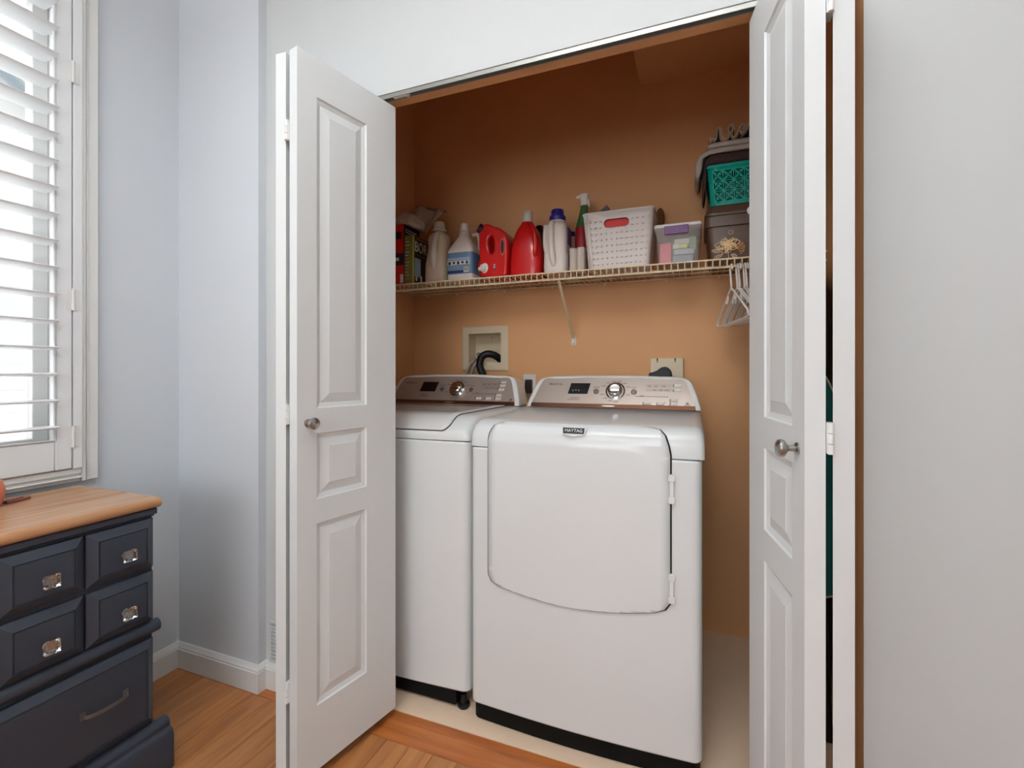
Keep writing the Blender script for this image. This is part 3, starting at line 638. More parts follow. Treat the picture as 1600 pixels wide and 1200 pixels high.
bm = bmesh.new(); P0, P1 = Vector((-.549, SF+.004, SZ-.036)), Vector((-.5547, CB-.008, 1.318)); d = (P1-P0).normalized(); sx = Vector((1, 0, 0)); sn = d.cross(sx).normalized()
rings = [[p+sx*a+sn*b for a, b in ((-.006, -.002), (.006, -.002), (.006, .004), (.003, .004), (.003, .0), (-.003, .0), (-.003, .004), (-.006, .004))] for p in (P0, P1)]
loft(bm, rings); bmo('strut', bm, M_wire, bk)
bm = bmesh.new(); prism(bm, [(-.5667, CB-.0045, 1.288), (-.5427, CB-.0045, 1.288), (-.5427, CB-.0045, 1.318), (-.549, CB-.0045, 1.332), (-.5604, CB-.0045, 1.332), (-.5667, CB-.0045, 1.318)], (0, .0042, 0)); box(bm, -.5607, -.5487, CB-.014, CB-.0046, 1.300, 1.320)
bmo('foot_plate', bm, M_hang, bk, bevel=.001)
lathed('screw', [(.0035, 0), (.003, .002), (.001, .0025)], (-.5547, CB-.0046, 1.294), (0, -1, 0), M_steel, bk, 10)
for k, x in enumerate((-1.38, -1.20, -.92, -.66, -.40, -.12, .10, .35)):
    o = boxes('wall_clip', [(x-.005, x+.005, CB-.014, CB-.0005, SZ-.020, SZ-.0105)], M_wire, sh, bevel=.002)

# ================================================================== THINGS ON THE SHELF
TZ = SZ+.0006
def box_thing(name, label, cat, x0, x1, y0, y1, h, m, group=None):
    t = thing(name, label, cat, ((x0+x1)/2, (y0+y1)/2, TZ), group); boxes('carton', [(x0, x1, y0, y1, TZ, TZ+h)], m, t, bevel=.001); return t
M_red = mat('red printed card', (196, 30, 24), .5, var=.12, vscale=20); M_navyc = mat('navy printed card', (26, 26, 48), .5)
M_green = mat('olive green printed card', (116, 118, 66), .55, var=.06); M_yel = mat('yellow green print', (176, 172, 84), .55); M_pw = mat('white print', (225, 222, 212), .55)
M_dk = mat('dark olive print', (58, 58, 44), .55); M_pblue = mat('pale blue print', (150, 168, 178), .55); M_brn = mat('dark brown print', (48, 36, 30), .55); M_rd2 = mat('dull red print', (150, 60, 50), .55)
# red box with navy side
t = box_thing('detergent_box', 'tall red box with navy side panel at the left end of the shelf', 'box', -1.458, -1.341, 1.972, 2.12, .300, M_red)
boxes('side_panel', [(-1.3412, -1.3402, 1.9735, 2.1185, TZ+.002, TZ+.298)], M_navyc, t)
boxes('dark_print', [(-1.43, -1.353, 1.9712, 1.9722, TZ+.225, TZ+.262)], M_brn, t)
boxes('navy_print', [(-1.40, -1.3415, 1.9711, 1.9722, TZ+.095, TZ+.155)], M_navyc, t)
boxes('white_print', [(-1.44, -1.368, 1.9708, 1.9721, TZ+.118, TZ+.134)], M_pw, t)
boxes('white_print', [(-1.362, -1.343, 1.9711, 1.9722, TZ+.008, TZ+.05)], M_pw, t)
for k in range(2): boxes('print_line', [(-1.3402, -1.3398, 1.985, 2.085, TZ+.262+k*.012, TZ+.2655+k*.012)], M_pw, t)
# borax box
t = box_thing('borax_box', 'olive green laundry booster box with white lettering, right of the red box', 'box', -1.336, -1.281, 1.972, 2.172, .240, M_green)
boxes('corner_stripe', [(-1.2905, -1.2806, 1.9714, 1.9728, TZ+.001, TZ+.239)], M_yel, t)
for k in range(13):
    z = TZ+.222-k*.0165; boxes('print_line', [(-1.332, -1.332+.018+.012*((k*7) % 5)/5, 1.9712, 1.9722, z, z+.0028)], M_pw if k % 3 else M_yel, t)
boxes('name_panel', [(-1.2812, -1.2804, 1.977, 2.170, TZ+.145, TZ+.2385)], M_dk, t)
boxes('strapline', [(-1.2806, -1.2801, 1.990, 2.11, TZ+.222, TZ+.232)], M_rd2, t)
boxes('picture', [(-1.2812, -1.2804, 1.9745, 2.170, TZ+.006, TZ+.143)], M_brn, t)
boxes('picture_sky', [(-1.2806, -1.2801, 1.977, 2.03, TZ+.035, TZ+.128)], M_pblue, t)
for k in range(5): boxes('picture_mule', [(-1.2806, -1.2800, 1.985+k*.022, 1.998+k*.022, TZ+.016+.006*(k % 2), TZ+.034+.006*(k % 3))], M_dk if k % 2 else M_pw, t)
me = text('BORAX', .072, .0003); me.transform(Matrix.Scale(.80, 4, (1, 0, 0)))
placed('lettering', me, basis((-1.2799, 2.072, TZ+.182), (0, 1, 0), (0, 0, 1)), M_pw, t)
# zip bag of powder
M_bag = mat('milky plastic bag', (226, 214, 202), .25, alpha=.78, var=.06, vscale=14, bump=.5, bscale=26); M_film = mat('clear plastic film', (214, 204, 192), .12, alpha=.42, bump=.6, bscale=30); M_zip = mat('grey zip strip', (110, 104, 104), .4, alpha=.85)
t = thing('zip_bag', 'clear zip bag of white powder lying on the red and green boxes', 'bag', (-1.36, 2.06, TZ+.30))
bm = bmesh.new(); bmesh.ops.create_icosphere(bm, subdivisions=4, radius=1)
from mathutils import noise as mn
for v in bm.verts:
    p = v.co.copy(); f = 1+.13*mn.noise(p*2.2)+.05*mn.noise(p*6); x = p.x*.088*f; y = p.y*.070*f; z = max(p.z*.062*f, -.0235); tilt = .16*max(0, x+.02)
    v.co = (-1.372+x, 2.062+y, TZ+.3255+z-tilt if x <= .03 or True else 0)
zmin = min(v.co.z for v in bm.verts if v.co.x < -1.345)
for v in bm.verts:
    if v.co.x < -1.328: v.co.z = max(v.co.z, TZ+.3012)
    else: v.co.z = max(v.co.z, TZ+.2412)
bmo('powder', bm, M_bag, t, smooth=0)
def sheet(name, fn, nu, nv, m, parent, solid=.0006, smooth=0):
    bm = bmesh.new(); g = [[bm.verts.new(fn(i/nu, j/nv)) for j in range(nv+1)] for i in range(nu+1)]
    for i in range(nu):
        for j in range(nv): bm.faces.new((g[i][j], g[i+1][j], g[i+1][j+1], g[i][j+1]))
    return bmo(name, bm, m, parent, smooth=smooth, solid=solid)
def film(u, v):
    a = Vector((-1.395, 2.05, TZ+.372)).lerp(Vector((-1.282, 2.07, TZ+.262)), u); b = Vector((-1.352, 2.10, TZ+.428)).lerp(Vector((-1.176, 2.10, TZ+.386)), u)
    p = a.lerp(b, v); w_ = .010*math.sin(9*u+3*v)+.007*mn.noise(Vector((u*5, v*5, 1))); return (p.x, p.y+w_*1.6, p.z+w_*.5*(1-v))
sheet('film', film, 24, 12, M_film, t)
sheet('zip_strip', lambda u, v: (-1.353+.178*u, 2.1005+.004*math.sin(8*u), TZ+.428-.042*u-.012*v+.002*math.sin(6*u)), 16, 2, M_zip, t, .0014)
# bottles ------------------------------------------------------------
def bottle_part(name, cx, cy, secs, m, parent, n=32, rot=0): return lofted(name, [sup(cx+(s[4] if len(s) > 4 else 0), cy, TZ+s[0], s[1], s[2], s[3] if len(s) > 3 else 2.6, n, rot) for s in secs], m, parent, 50)
M_beige = mat('translucent beige plastic', (206, 188, 164), .3, subs=.2, var=.05); M_bcap = mat('frosted cap plastic', (205, 196, 186), .35)
M_wbot = mat('white bottle plastic', (228, 216, 206), .35); M_wcap = mat('white cap plastic', (236, 228, 220), .3)
# beige jug with handle post
t = thing('beige_jug', 'translucent beige detergent jug with frosted cap right of the green box', 'jug', (-1.184, 2.048, TZ))
bottle_part('body', -1.184, 2.050, [(0, .052, .055, 4), (.004, .057, .060, 4), (.03, .060, .062, 4), (.10, .0585, .060, 3.6), (.15, .054, .048, 3.2), (.19, .053, .040, 3), (.225, .054, .046, 3), (.242, .048, .044, 2.6), (.252, .034, .034, 2.2), (.258, .026, .026, 2), (.262, .025, .025, 2)], M_beige, t)
tubed('handle', smooth_pts([(-1.178, 2.035, TZ+.246), (-1.176, 2.010, TZ+.238), (-1.178, 1.996, TZ+.20), (-1.181, 1.992, TZ+.16), (-1.182, 1.996, TZ+.11), (-1.181, 2.004, TZ+.06)], 5), [.012, .013, .0135, .0135, .013, .013, .013, .013, .0135, .014, .014, .014, .014, .0145, .015, .016, .017, .018, .0185, .019, .019, .019, .018, .016, .013, .010], mat('pale jug plastic', (214, 204, 188), .3), t, 14)
cp = bottle_part('cap', -1.184, 2.050, [(.262, .034, .034, 2), (.268, .035, .035, 2), (.274, .033, .033, 2), (.277, .0285, .0285, 2), (.306, .027, .027, 2), (.309, .024, .024, 2)], M_bcap, t)
# white gallon bottle with blue label
t = thing('bleach_bottle', 'white bottle with tapered shoulder and blue printed label', 'bottle', (-1.03, 2.035, TZ))
wc = (-1.039, 2.038)
bottle_part('body', *wc, [(0, .060, .050, 7), (.004, .066, .056, 7), (.02, .068, .058, 7), (.135, .068, .058, 7), (.150, .066, .056, 6), (.175, .054, .046, 4), (.205, .036, .033, 3), (.218, .028, .028, 2.2), (.236, .022, .022, 2), (.248, .020, .020, 2)], M_wbot, t, 48)
for z in (.222, .232, .242): bottle_part('neck_ring', *wc, [(z, .0255, .0255, 2), (z+.003, .0262, .0262, 2), (z+.006, .0245, .0245, 2)], M_wbot, t)
bottle_part('cap', *wc, [(.249, .0195, .0195, 2), (.252, .0205, .0205, 2), (.278, .0185, .0185, 2), (.282, .016, .016, 2)], M_wcap, t)
M_lb = mat('blue bottle label', (104, 134, 168), .45, var=.15, vscale=40); M_lb2 = mat('deep blue label band', (44, 58, 104), .45); M_lb3 = mat('pale blue label band', (164, 184, 204), .45)
lb = bottle_part('label', *wc, [(.030, .0684, .0584, 7), (.030, .0690, .0590, 7), (.132, .0690, .0590, 7), (.132, .0684, .0584, 7)], M_lb, t, 48)
yl = wc[1]-.0592
boxes('label_band', [(wc[0]-.060, wc[0]+.055, yl-.0006, yl+.001, TZ+.034, TZ+.046)], M_lb2, lb)
boxes('label_band', [(wc[0]-.060, wc[0]+.055, yl-.0006, yl+.001, TZ+.073, TZ+.093)], M_pw, lb)
boxes('label_band', [(wc[0]-.060, wc[0]+.055, yl-.0006, yl+.001, TZ+.096, TZ+.106)], M_lb3, lb)
for k in range(5): boxes('label_icon', [(wc[0]-.055+k*.023, wc[0]-.043+k*.023, yl-.0012, yl, TZ+.075+.003*(k % 2), TZ+.089)], M_lb2 if k % 2 else M_brn, lb)
for k in range(5): boxes('label_text', [(wc[0]-.058, wc[0]+.03-.012*(k % 3), yl-.0012, yl, TZ+.050+k*.0042, TZ+.0515+k*.0042)], M_lb3, lb)
boxes('barcode', [(wc[0]+.026, wc[0]+.054, yl-.0012, yl, TZ+.036, TZ+.062)], M_pw, lb)
for k in range(6): boxes('barcode_bar', [(wc[0]+.029+k*.004, wc[0]+.0308+k*.004, yl-.0016, yl-.001, TZ+.040, TZ+.060)], M_brn, lb)
tubed('handle', smooth_pts([(wc[0]+.028, wc[1]+.03, TZ+.232), (wc[0]+.050, wc[1]+.034, TZ+.235), (wc[0]+.062, wc[1]+.034, TZ+.215), (wc[0]+.064, wc[1]+.034, TZ+.17), (wc[0]+.058, wc[1]+.03, TZ+.13)], 5), .009, M_wbot, t, 10)
# red jug with a tap, lying on its side
M_redp = mat('red bottle plastic', (0, 0, 0), .26, coat=.2, linear=(.62, .012, .012)); M_dcap = mat('dark violet cap', (30, 20, 44), .35)
t = thing('red_tap_jug', 'red detergent jug with dark violet cap and white push tap', 'jug', (-.87, 2.035, TZ))
ou = smooth_pts([(-.917, .238, 0), (-.893, .240, 0), (-.868, .228, 0), (-.838, .216, 0), (-.815, .196, 0), (-.804, .160, 0), (-.804, .10, 0), (-.806, .04, 0), (-.812, .012, 0), (-.845, .012, 0), (-.890, .012, 0), (-.918, .020, 0), (-.932, .045, 0), (-.931, .072, 0), (-.922, .086, 0), (-.925, .115, 0), (-.927, .150, 0), (-.926, .185, 0), (-.926, .215, 0)], 4, True)
ho = smooth_pts([(-.897, .180, 0), (-.886, .198, 0), (-.870, .202, 0), (-.856, .188, 0), (-.850, .15, 0), (-.853, .112, 0), (-.870, .100, 0), (-.888, .114, 0), (-.898, .146, 0)], 4, True)
me = flat([[(p.x, p.y) for p in ou], [(p.x, p.y) for p in ho][::-1]], .038, .0105, 4)
placed('body', me, basis((0, 2.028, TZ), (1, 0, 0), (0, 0, 1)), M_redp, t, smooth=50)
me = flat([[(p.x+(.002 if p.x > -.86 else -.0), p.y) for p in ou]], .022, .008, 3)
placed('rear_body', me, basis((0, 2.088, TZ), (1, 0, 0), (0, 0, 1)), M_redp, t, smooth=50)
lathed('neck', [(.019, -.018), (.019, 0), (.017, .012)], (-.9175, 2.002, TZ+.227), (-.62, -.45, .35), M_redp, t, 20)
lathed('cap', [(.0205, 0), (.0215, .003), (.0215, .020), (.019, .023), (.0145, .023), (.0135, .020), (.001, .020)], (-.9235, 1.9965, TZ+.2305), (-.62, -.45, .35), M_dcap, t, 24)
tp = lathed('tap', [(.0235, 0), (.0235, .004), (.019, .006), (.0165, .007), (.0165, .018), (.013, .020), (.001, .020)], (-.906, 1.981, TZ+.046), (-.35, -.93, 0), M_wcap, t, 24)
lathed('tap_spout', [(.0085, 0), (.0085, .016), (.006, .018), (.001, .018)], (-.915, 1.972, TZ+.044), (-.93, -.25, -.2), M_wcap, tp, 14)
M_or2 = mat('orange emblem ring', (226, 120, 40), .45); M_nv2 = mat('navy emblem', (28, 30, 70), .45)
for q, (r0, m, d) in enumerate(((1.0, M_or2, .0008), (.82, M_nv2, .0014))):
    me = flat([[(a*.0095*r0, b*.040*r0) for a, b in circ(0, 0, 1, 24)]], d); placed('emblem', me, basis((-.8165, 1.9792, TZ+.137), (1, 0, 0), (0, 0, 1)), m, t)
me = flat([[(a*.0072, b*.0085) for a, b in circ(0, 0, 1, 16)]+[]], .0006); placed('droplet_mark', me, basis((-.856, 1.9790, TZ+.045), (1, 0, 0), (0, 0, 1)), M_nv2, t)
me = flat([circ(0, 0, .0042, 12)], .0006); placed('droplet_mark', me, basis((-.856, 1.9783, TZ+.046), (1, 0, 0), (0, 0, 1)), M_pw, t)
me = flat([[(-.004, 0), (.004, 0), (0, .009)]], .0006); placed('droplet_mark', me, basis((-.856, 1.9788, TZ+.054), (1, 0, 0), (0, 0, 1)), M_pw, t)
# big red bottle
t = thing('red_bottle', 'large arched red detergent bottle with clear measuring cap', 'bottle', (-.715, 2.035, TZ))
rc = (-.7165, 2.038)
bottle_part('body', *rc, [(0, .066, .046, 4), (.004, .072, .053, 4), (.02, .074, .055, 4), (.08, .074, .054, 3.6), (.13, .070, .052, 3.2), (.17, .063, .049, 3), (.20, .054, .045, 2.7), (.222, .043, .040, 2.4), (.238, .032, .033, 2.2), (.247, .026, .027, 2), (.252, .024, .024, 2)], M_redp, t, 36)
tubed('handle', smooth_pts([(-.693, 2.004, TZ+.236), (-.674, 1.990, TZ+.214), (-.664, 1.984, TZ+.18), (-.661, 1.984, TZ+.14), (-.664, 1.990, TZ+.10), (-.668, 2.000, TZ+.07)], 5), [.006]+[.0105]*20+[.010, .009, .007, .005, .003], M_redp, t, 12)
bottle_part('spout', *rc, [(.252, .0215, .0215, 2), (.262, .0205, .0205, 2), (.286, .019, .019, 2), (.292, .015, .015, 2)], M_wcap, t)
M_clear = mat('clear cap plastic', (236, 232, 226), .1, alpha=.35)
bottle_part('measuring_cap', *rc, [(.250, .0275, .0275, 2), (.299, .0255, .0255, 2), (.302, .023, .023, 2)], M_clear, t)
# bottle standing behind it
t = thing('maroon_bottle', 'dark red bottle with black cap behind the large red bottle', 'bottle', (-.700, 2.165, TZ))
bottle_part('body', -.700, 2.165, [(0, .032, .032, 3), (.005, .036, .036, 3), (.17, .036, .036, 3), (.20, .028, .028, 2.4), (.225, .018, .018, 2), (.238, .016, .016, 2)], mat('dark red plastic', (120, 26, 24), .35), t)
bottle_part('cap', -.700, 2.165, [(.2385, .0185, .0185, 2), (.268, .0175, .0175, 2), (.271, .015, .015, 2)], M_black, t)
# white bottle with blue cap
M_blue = mat('deep blue cap plastic', (44, 38, 128), .35); M_pur = mat('violet label', (104, 84, 140), .45)
t = thing('blue_cap_bottle', 'white handled detergent bottle with deep blue screw cap', 'bottle', (-.574, 2.035, TZ))
bc = (-.5745, 2.040)
bottle_part('body', *bc, [(0, .046, .050, 5), (.004, .0515, .056, 5), (.03, .053, .058, 5), (.10, .0525, .055, 4.5), (.16, .052, .053, 4.2), (.205, .050, .052, 4), (.222, .046, .048, 3), (.230, .040, .040, 2.4), (.236, .033, .033, 2)], M_wbot, t, 40)
tubed('handle', smooth_pts([(-.585, 2.000, TZ+.229), (-.586, 1.984, TZ+.21), (-.586, 1.979, TZ+.16), (-.584, 1.978, TZ+.11), (-.579, 1.978, TZ+.065), (-.574, 1.984, TZ+.03)], 5), [.010]+[.0125]*10+[.0135]*6+[.015]*4+[.014, .013, .011, .009, .006], M_wbot, t, 14)
tubed('handle', smooth_pts([(-.617, 1.998, TZ+.215), (-.619, 1.988, TZ+.17), (-.617, 1.986, TZ+.12), (-.612, 1.99, TZ+.09)], 5), .0075, M_wbot, t, 10)
bottle_part('collar', *bc, [(.234, .037, .037, 2), (.240, .036, .036, 2)], M_wcap, t)
bottle_part('cap', *bc, [(.2405, .0355, .0355, 2), (.243, .037, .037, 2), (.262, .036, .036, 2), (.266, .0295, .0295, 2), (.288, .028, .028, 2), (.292, .025, .025, 2)], M_blue, t)
boxes('label', [(-.5225, -.5205, 2.012, 2.075, TZ+.13, TZ+.205)], M_pur, t); boxes('label', [(-.5222, -.5200, 2.010, 2.075, TZ+.03, TZ+.085)], mat('grey lilac label', (176, 166, 176), .5), t)
# small white bottle behind
t = thing('small_white_bottle', 'small white bottle with dark blue cap behind the blue capped one', 'bottle', (-.548, 2.205, TZ))
bottle_part('body', -.548, 2.205, [(0, .032, .026, 3), (.005, .036, .030, 3), (.13, .036, .030, 3), (.175, .026, .024, 2.4), (.20, .015, .015, 2), (.214, .012, .012, 2)], M_wbot, t)
bottle_part('cap', -.548, 2.205, [(.2145, .0145, .0145, 2), (.235, .014, .014, 2), (.237, .012, .012, 2)], M_blue, t)
# ribbed clear cups
M_rib = mat('frosted ribbed plastic', (214, 198, 186), .3, alpha=.9)
for k, (cx, cy, hh, rr, lab) in enumerate(((-.490, 2.010, .100, .017, 'narrow frosted ribbed plastic tub beside the blue capped bottle'), (-.457, 2.008, .102, .0155, 'narrow frosted ribbed plastic tub beside the white perforated basket'))):
    t = thing('ribbed_tub', lab, 'tub', (cx, cy, TZ), 'ribbed tubs on the shelf')
    rings = []
    for z, q in ((0, .92), (.003, .97), (hh-.004, 1.0), (hh-.003, 1.05), (hh, 1.05)):
        rings.append([(cx+(rr*q*(1+.05*(i % 2)))*math.copysign(abs(math.cos(2*math.pi*i/40))**.6, math.cos(2*math.pi*i/40)), cy+1.5*(rr*q*(1+.05*(i % 2)))*math.copysign(abs(math.sin(2*math.pi*i/40))**.6, math.sin(2*math.pi*i/40)), TZ+z) for i in range(40)])
    lofted('wall', rings, M_rib, t, 20)
# spray bottle
t = thing('spray_bottle', 'red and green spray bottle with white trigger behind the perforated basket', 'bottle', (-.482, 2.115, TZ)); sc = (-.482, 2.115)
bottle_part('body', *sc, [(0, .027, .028, 2.8), (.004, .029, .031, 2.8), (.075, .030, .032, 2.8), (.10, .030, .032, 2.8)], mat('clear pinkish plastic', (206, 170, 150), .2, alpha=.7), t)
bottle_part('red_wrap', *sc, [(.1003, .030, .032, 2.8), (.16, .030, .032, 2.6), (.20, .0285, .030, 2.4, ), (.222, .027, .028, 2.2)], mat('crimson label wrap', (160, 28, 36), .4), t)
bottle_part('green_wrap', *sc, [(.2223, .027, .028, 2.2), (.25, .024, .024, 2.1, .004), (.285, .020, .020, 2, .009), (.310, .017, .017, 2, .012), (.322, .0165, .0165, 2, .012)], mat('green label wrap', (62, 108, 60), .45, var=.35, vscale=60), t)
sc = (sc[0]+.012, sc[1])
hd = bottle_part('trigger_head', *sc, [(.3225, .0175, .0165, 2), (.345, .016, .0155, 2), (.352, .018, .017, 2.4), (.366, .021, .014, 3), (.376, .018, .011, 3)], M_wcap, t)
bm = bmesh.new(); tube(bm, smooth_pts([(sc[0]-.006, sc[1], TZ+.364), (sc[0]-.026, sc[1], TZ+.366), (sc[0]-.036, sc[1], TZ+.362)], 4), [.010, .0095, .009, .009, .0085, .008, .0075, .007, .006], 10); bmo('nozzle', bm, M_wcap, hd, smooth=50)
tubed('trigger', smooth_pts([(sc[0]+.012, sc[1]-.006, TZ+.356), (sc[0]+.022, sc[1]-.008, TZ+.335), (sc[0]+.024, sc[1]-.008, TZ+.312)], 4), .004, M_wcap, hd, 8)

# perforated white basket -------------------------------------------------
def wrap_basket(name, parent, m, cx, cy, z0, h, hx, hy, r, taper, splines, W, thick, rings_extra=True):
    """sheet splines in (u, v): u around the rim starting at front left, v up; wrapped on a tapering rounded rectangle"""
    me = flat(splines, 0); bm = bmesh.new(); bm.from_mesh(me); bpy.data.meshes.remove(me)
    P = []
    base = []
    def per(u):
        segs = [('l', (-hx+r, -hy), (hx-r, -hy)), ('a', (hx-r, -hy+r), -90), ('l', (hx, -hy+r), (hx, hy-r)), ('a', (hx-r, hy-r), 0), ('l', (hx-r, hy), (-hx+r, hy)), ('a', (-hx+r, hy-r), 90), ('l', (-hx, hy-r), (-hx, -hy+r)), ('a', (-hx+r, -hy+r), 180)]
        for sg in segs:
            L = (Vector(sg[2])-Vector(sg[1])).length if sg[0] == 'l' else math.pi*r/2
            if u <= L+1e-9:
                if sg[0] == 'l': p = Vector(sg[1]).lerp(Vector(sg[2]), u/L); return p
                a = R(sg[2])+u/r; return Vector(sg[1])+Vector((math.cos(a), math.sin(a)))*r
            u -= L
        return Vector((-hx+r, -hy))
    for k in range(1, int(W/.012)): bmesh.ops.bisect_plane(bm, geom=bm.verts[:]+bm.edges[:]+bm.faces[:], plane_co=(k*.012, 0, 0), plane_no=(1, 0, 0))
    for v in bm.verts:
        p = per(min(max(v.co.x, 0), W)); f = taper+(1-taper)*v.co.y/h; v.co = (cx+p.x*f, cy+p.y*(f if True else 1), z0+v.co.y)
    bmesh.ops.remove_doubles(bm, verts=bm.verts[:], dist=2e-4)
    bmesh.ops.recalc_face_normals(bm, faces=bm.faces)
    me = bpy.data.meshes.new(name); bm.to_mesh(me); bm.free()
    return finish(name, me, m, parent, smooth=35, solid=thick)
def perim(hx, hy, r): return 4*(hx-r)+4*(hy-r)+2*math.pi*r
M_bsk = mat('white basket plastic', (226, 216, 210), .45, bump=.25, bscale=420)
t = thing('white_basket', 'white perforated plastic basket with a slot handle on the shelf', 'basket', (-.300, 2.085, TZ))
hx, hy, r, h = .147, .112, .020, .238; Wp = perim(hx, hy, r)
sp = [[(0, .0), (Wp, .0), (Wp, h), (0, h)]]
slot_c = (hx-r-.004, .186); sp.append(rr2(slot_c[0]-.053, slot_c[0]+.053, .170, .205, .0165, 6)[::-1])
pit = .0222
for i in range(int(Wp/pit)):
    for j in range(8):
        u, v = .012+i*pit, .020+j*.0255
        if abs(u-slot_c[0]) < .062 and .155 < v < .215: continue
        sp.append(circ(u, v, .0024, 6)[::-1])
wrap_basket('side_wall', t, M_bsk, -.300, 2.085, TZ, h, hx, hy, r, .855, sp, Wp, .002)
lofted('base', [rrect(-.300, 2.085, TZ+z, hx*.855-.0025, hy*.855-.0025, r*.8) for z in (.0, .003)], M_bsk, t, 30)
lofted('rim', [rrect(-.300, 2.085, TZ+h+z, hx+dx_, hy+dx_, r) for z, dx_ in ((-.006, .0005), (-.005, .0022), (.0, .0022), (.0012, .001))]+[rrect(-.300, 2.085, TZ+h+z, hx+dx_, hy+dx_, r) for z, dx_ in ((.0012, -.001), (-.006, -.001))], M_bsk, t, 30)
o = boxes('red_box', [(-.385, -.215, 1.992, 2.05, TZ+.0035, TZ+.212)], mat('salmon red card', (222, 60, 58), .5, var=.2, vscale=40, stretch=(.2, 1, 3))); tag(o, 'red box seen through the slot of the white basket', 'box')
def crumple(name, label, cat, c, sx, sy, sz, m, seed, ax=(0, 0, 0)):
    bm = bmesh.new(); bmesh.ops.create_icosphere(bm, subdivisions=3, radius=1)
    for v in bm.verts:
        p = v.co.copy(); f = 1+.28*mn.noise(p*1.9+Vector((seed, 0, 0)))+.14*mn.noise(p*5+Vector((0, seed, 0))); v.co = (p.x*sx*f, p.y*sy*f, p.z*sz*f)
    bmesh.ops.rotate(bm, verts=bm.verts, cent=(0, 0, 0), matrix=Matrix.Rotation(ax[1], 3, 'Y') @ Matrix.Rotation(ax[2], 3, 'Z'))
    bmesh.ops.translate(bm, verts=bm.verts, vec=c); return tag(bmo(name, bm, m, smooth=0), label, cat)
crumple('grey_wrapper', 'crumpled silver grey wrapper poking out of the white basket', 'wrapper', (-.395, 2.085, TZ+.246), .036, .03, .024, mat('silver grey foil', (150, 144, 150), .3, .4, var=.3, vscale=30), 1)
o = boxes('slate_strip', [(-.020, .020, -.002, .002, -.0125, .0125)], mat('slate plastic strip', (92, 82, 86), .4), bevel=.001); o.rotation_euler = (0, R(-38), 0); o.location = (-.366, 2.06, TZ+.272); tag(o, 'short slate grey strip slanting out of the white basket', 'strip')
bm = bmesh.new(); prism(bm, [(-.290, 2.06, TZ+.232), (-.235, 2.06, TZ+.262), (-.222, 2.06, TZ+.268), (-.206, 2.06, TZ+.262), (-.20, 2.06, TZ+.232)], (0, .05, 0)); tag(bmo('pink_pouch', bm, mat('dusty pink pouch', (206, 156, 150), .5, var=.1), bevel=.004), 'dusty pink pouch top showing above the white basket', 'pouch')
t = thing('wicker_brush', 'brown woven oval brush leaning behind the white basket', 'brush', (-.143, 2.225, TZ))
M_wic = mat('brown wicker', (112, 70, 34), .7, var=.4, vscale=90, bump=.6, bscale=160)
lofted('woven_head', [[(-.146+rr_*.019*math.cos(2*math.pi*i/24), 2.226+dy_, TZ+.262+rr_*.046*math.sin(2*math.pi*i/24)) for i in range(24)] for rr_, dy_ in ((.7, -.010), (1.0, -.004), (1.0, .004), (.7, .010))], M_wic, t, 40)
tubed('handle', [(-.146, 2.226, TZ+.225), (-.143, 2.224, TZ+.0)], .006, M_wic, t, 8)

# clear latch box -----------------------------------------------------------
M_cb = mat('clear storage box plastic', (226, 224, 222), .12, alpha=.16); M_lat = mat('purple latch', (112, 62, 122), .4); M_clid = mat('white lid plastic', (238, 232, 226), .35, alpha=.96)
t = thing('clear_storage_box', 'small clear storage box with white lid and purple latch', 'box', (-.062, 2.085, TZ)); cc = (-.0635, 2.088)
def shell(name, rings_out, rings_in, m, parent):
    bm = bmesh.new(); loft(bm, rings_out+rings_in[::-1]); return bmo(name, bm, m, parent, smooth=30)
so_ = [rrect(*cc, TZ+z, .076+q*.010, .102+q*.008, .012) for z, q in ((0, 0), (.07, .5), (.125, .85))]+[rrect(*cc, TZ+.126, .089, .113, .013), rrect(*cc, TZ+.143, .090, .114, .013)]
si_ = [rrect(*cc, TZ+z, .074+q*.010, .100+q*.008, .011) for z, q in ((.002, 0), (.07, .5), (.125, .85))]+[rrect(*cc, TZ+.143, .087, .111, .012)]
shell('tub', so_, si_, M_cb, t)
lofted('lid', [rrect(*cc, TZ+z, a, b, .012) for z, a, b in ((.1435, .087, .111), (.145, .0905, .1145), (.156, .0905, .1145), (.158, .088, .112))], M_clid, t, 30)
boxes('latch', [(-.114, -.024, 1.9665, 1.9735, TZ+.114, TZ+.1475)], M_lat, t, bevel=.002)
for (nm, lab, b, m) in (('pink_packet', 'salmon pink packet inside the clear storage box', (-.134, -.088, 1.998, 2.05, TZ+.0025, TZ+.088), mat('salmon pink packet', (230, 96, 110), .5, var=.12, vscale=30)),
    ('grey_packet', 'slate grey packet at the bottom of the clear storage box', (-.084, -.004, 1.996, 2.045, TZ+.0025, TZ+.036), mat('slate grey packet', (128, 132, 140), .4, var=.25, vscale=50)),
    ('silver_packet', 'pale silver packet stacked on the grey one inside the clear box', (-.080, -.000, 1.9945, 2.04, TZ+.0362, TZ+.060), mat('pale silver packet', (176, 180, 188), .35, var=.2, vscale=40)),
    ('yellow_card', 'cream and yellow labelled card in the clear storage box', (-.083, -.027, 1.9925, 2.03, TZ+.0604, TZ+.079), mat('pale yellow card', (222, 214, 120), .5, var=.05)),
    ('pale_packet', 'off-white packet at the top of the clear storage box', (-.078, -.02, 2.0, 2.06, TZ+.0794, TZ+.102), mat('off white packet', (206, 202, 184), .5, var=.08)),
    ('green_packet', 'pale green packet in the right corner of the clear storage box', (-.024, .006, 2.043, 2.11, TZ+.0625, TZ+.118), mat('pale green packet', (178, 204, 160), .5))):
    tag(boxes(nm, [b], m, bevel=.003), lab, 'packet')
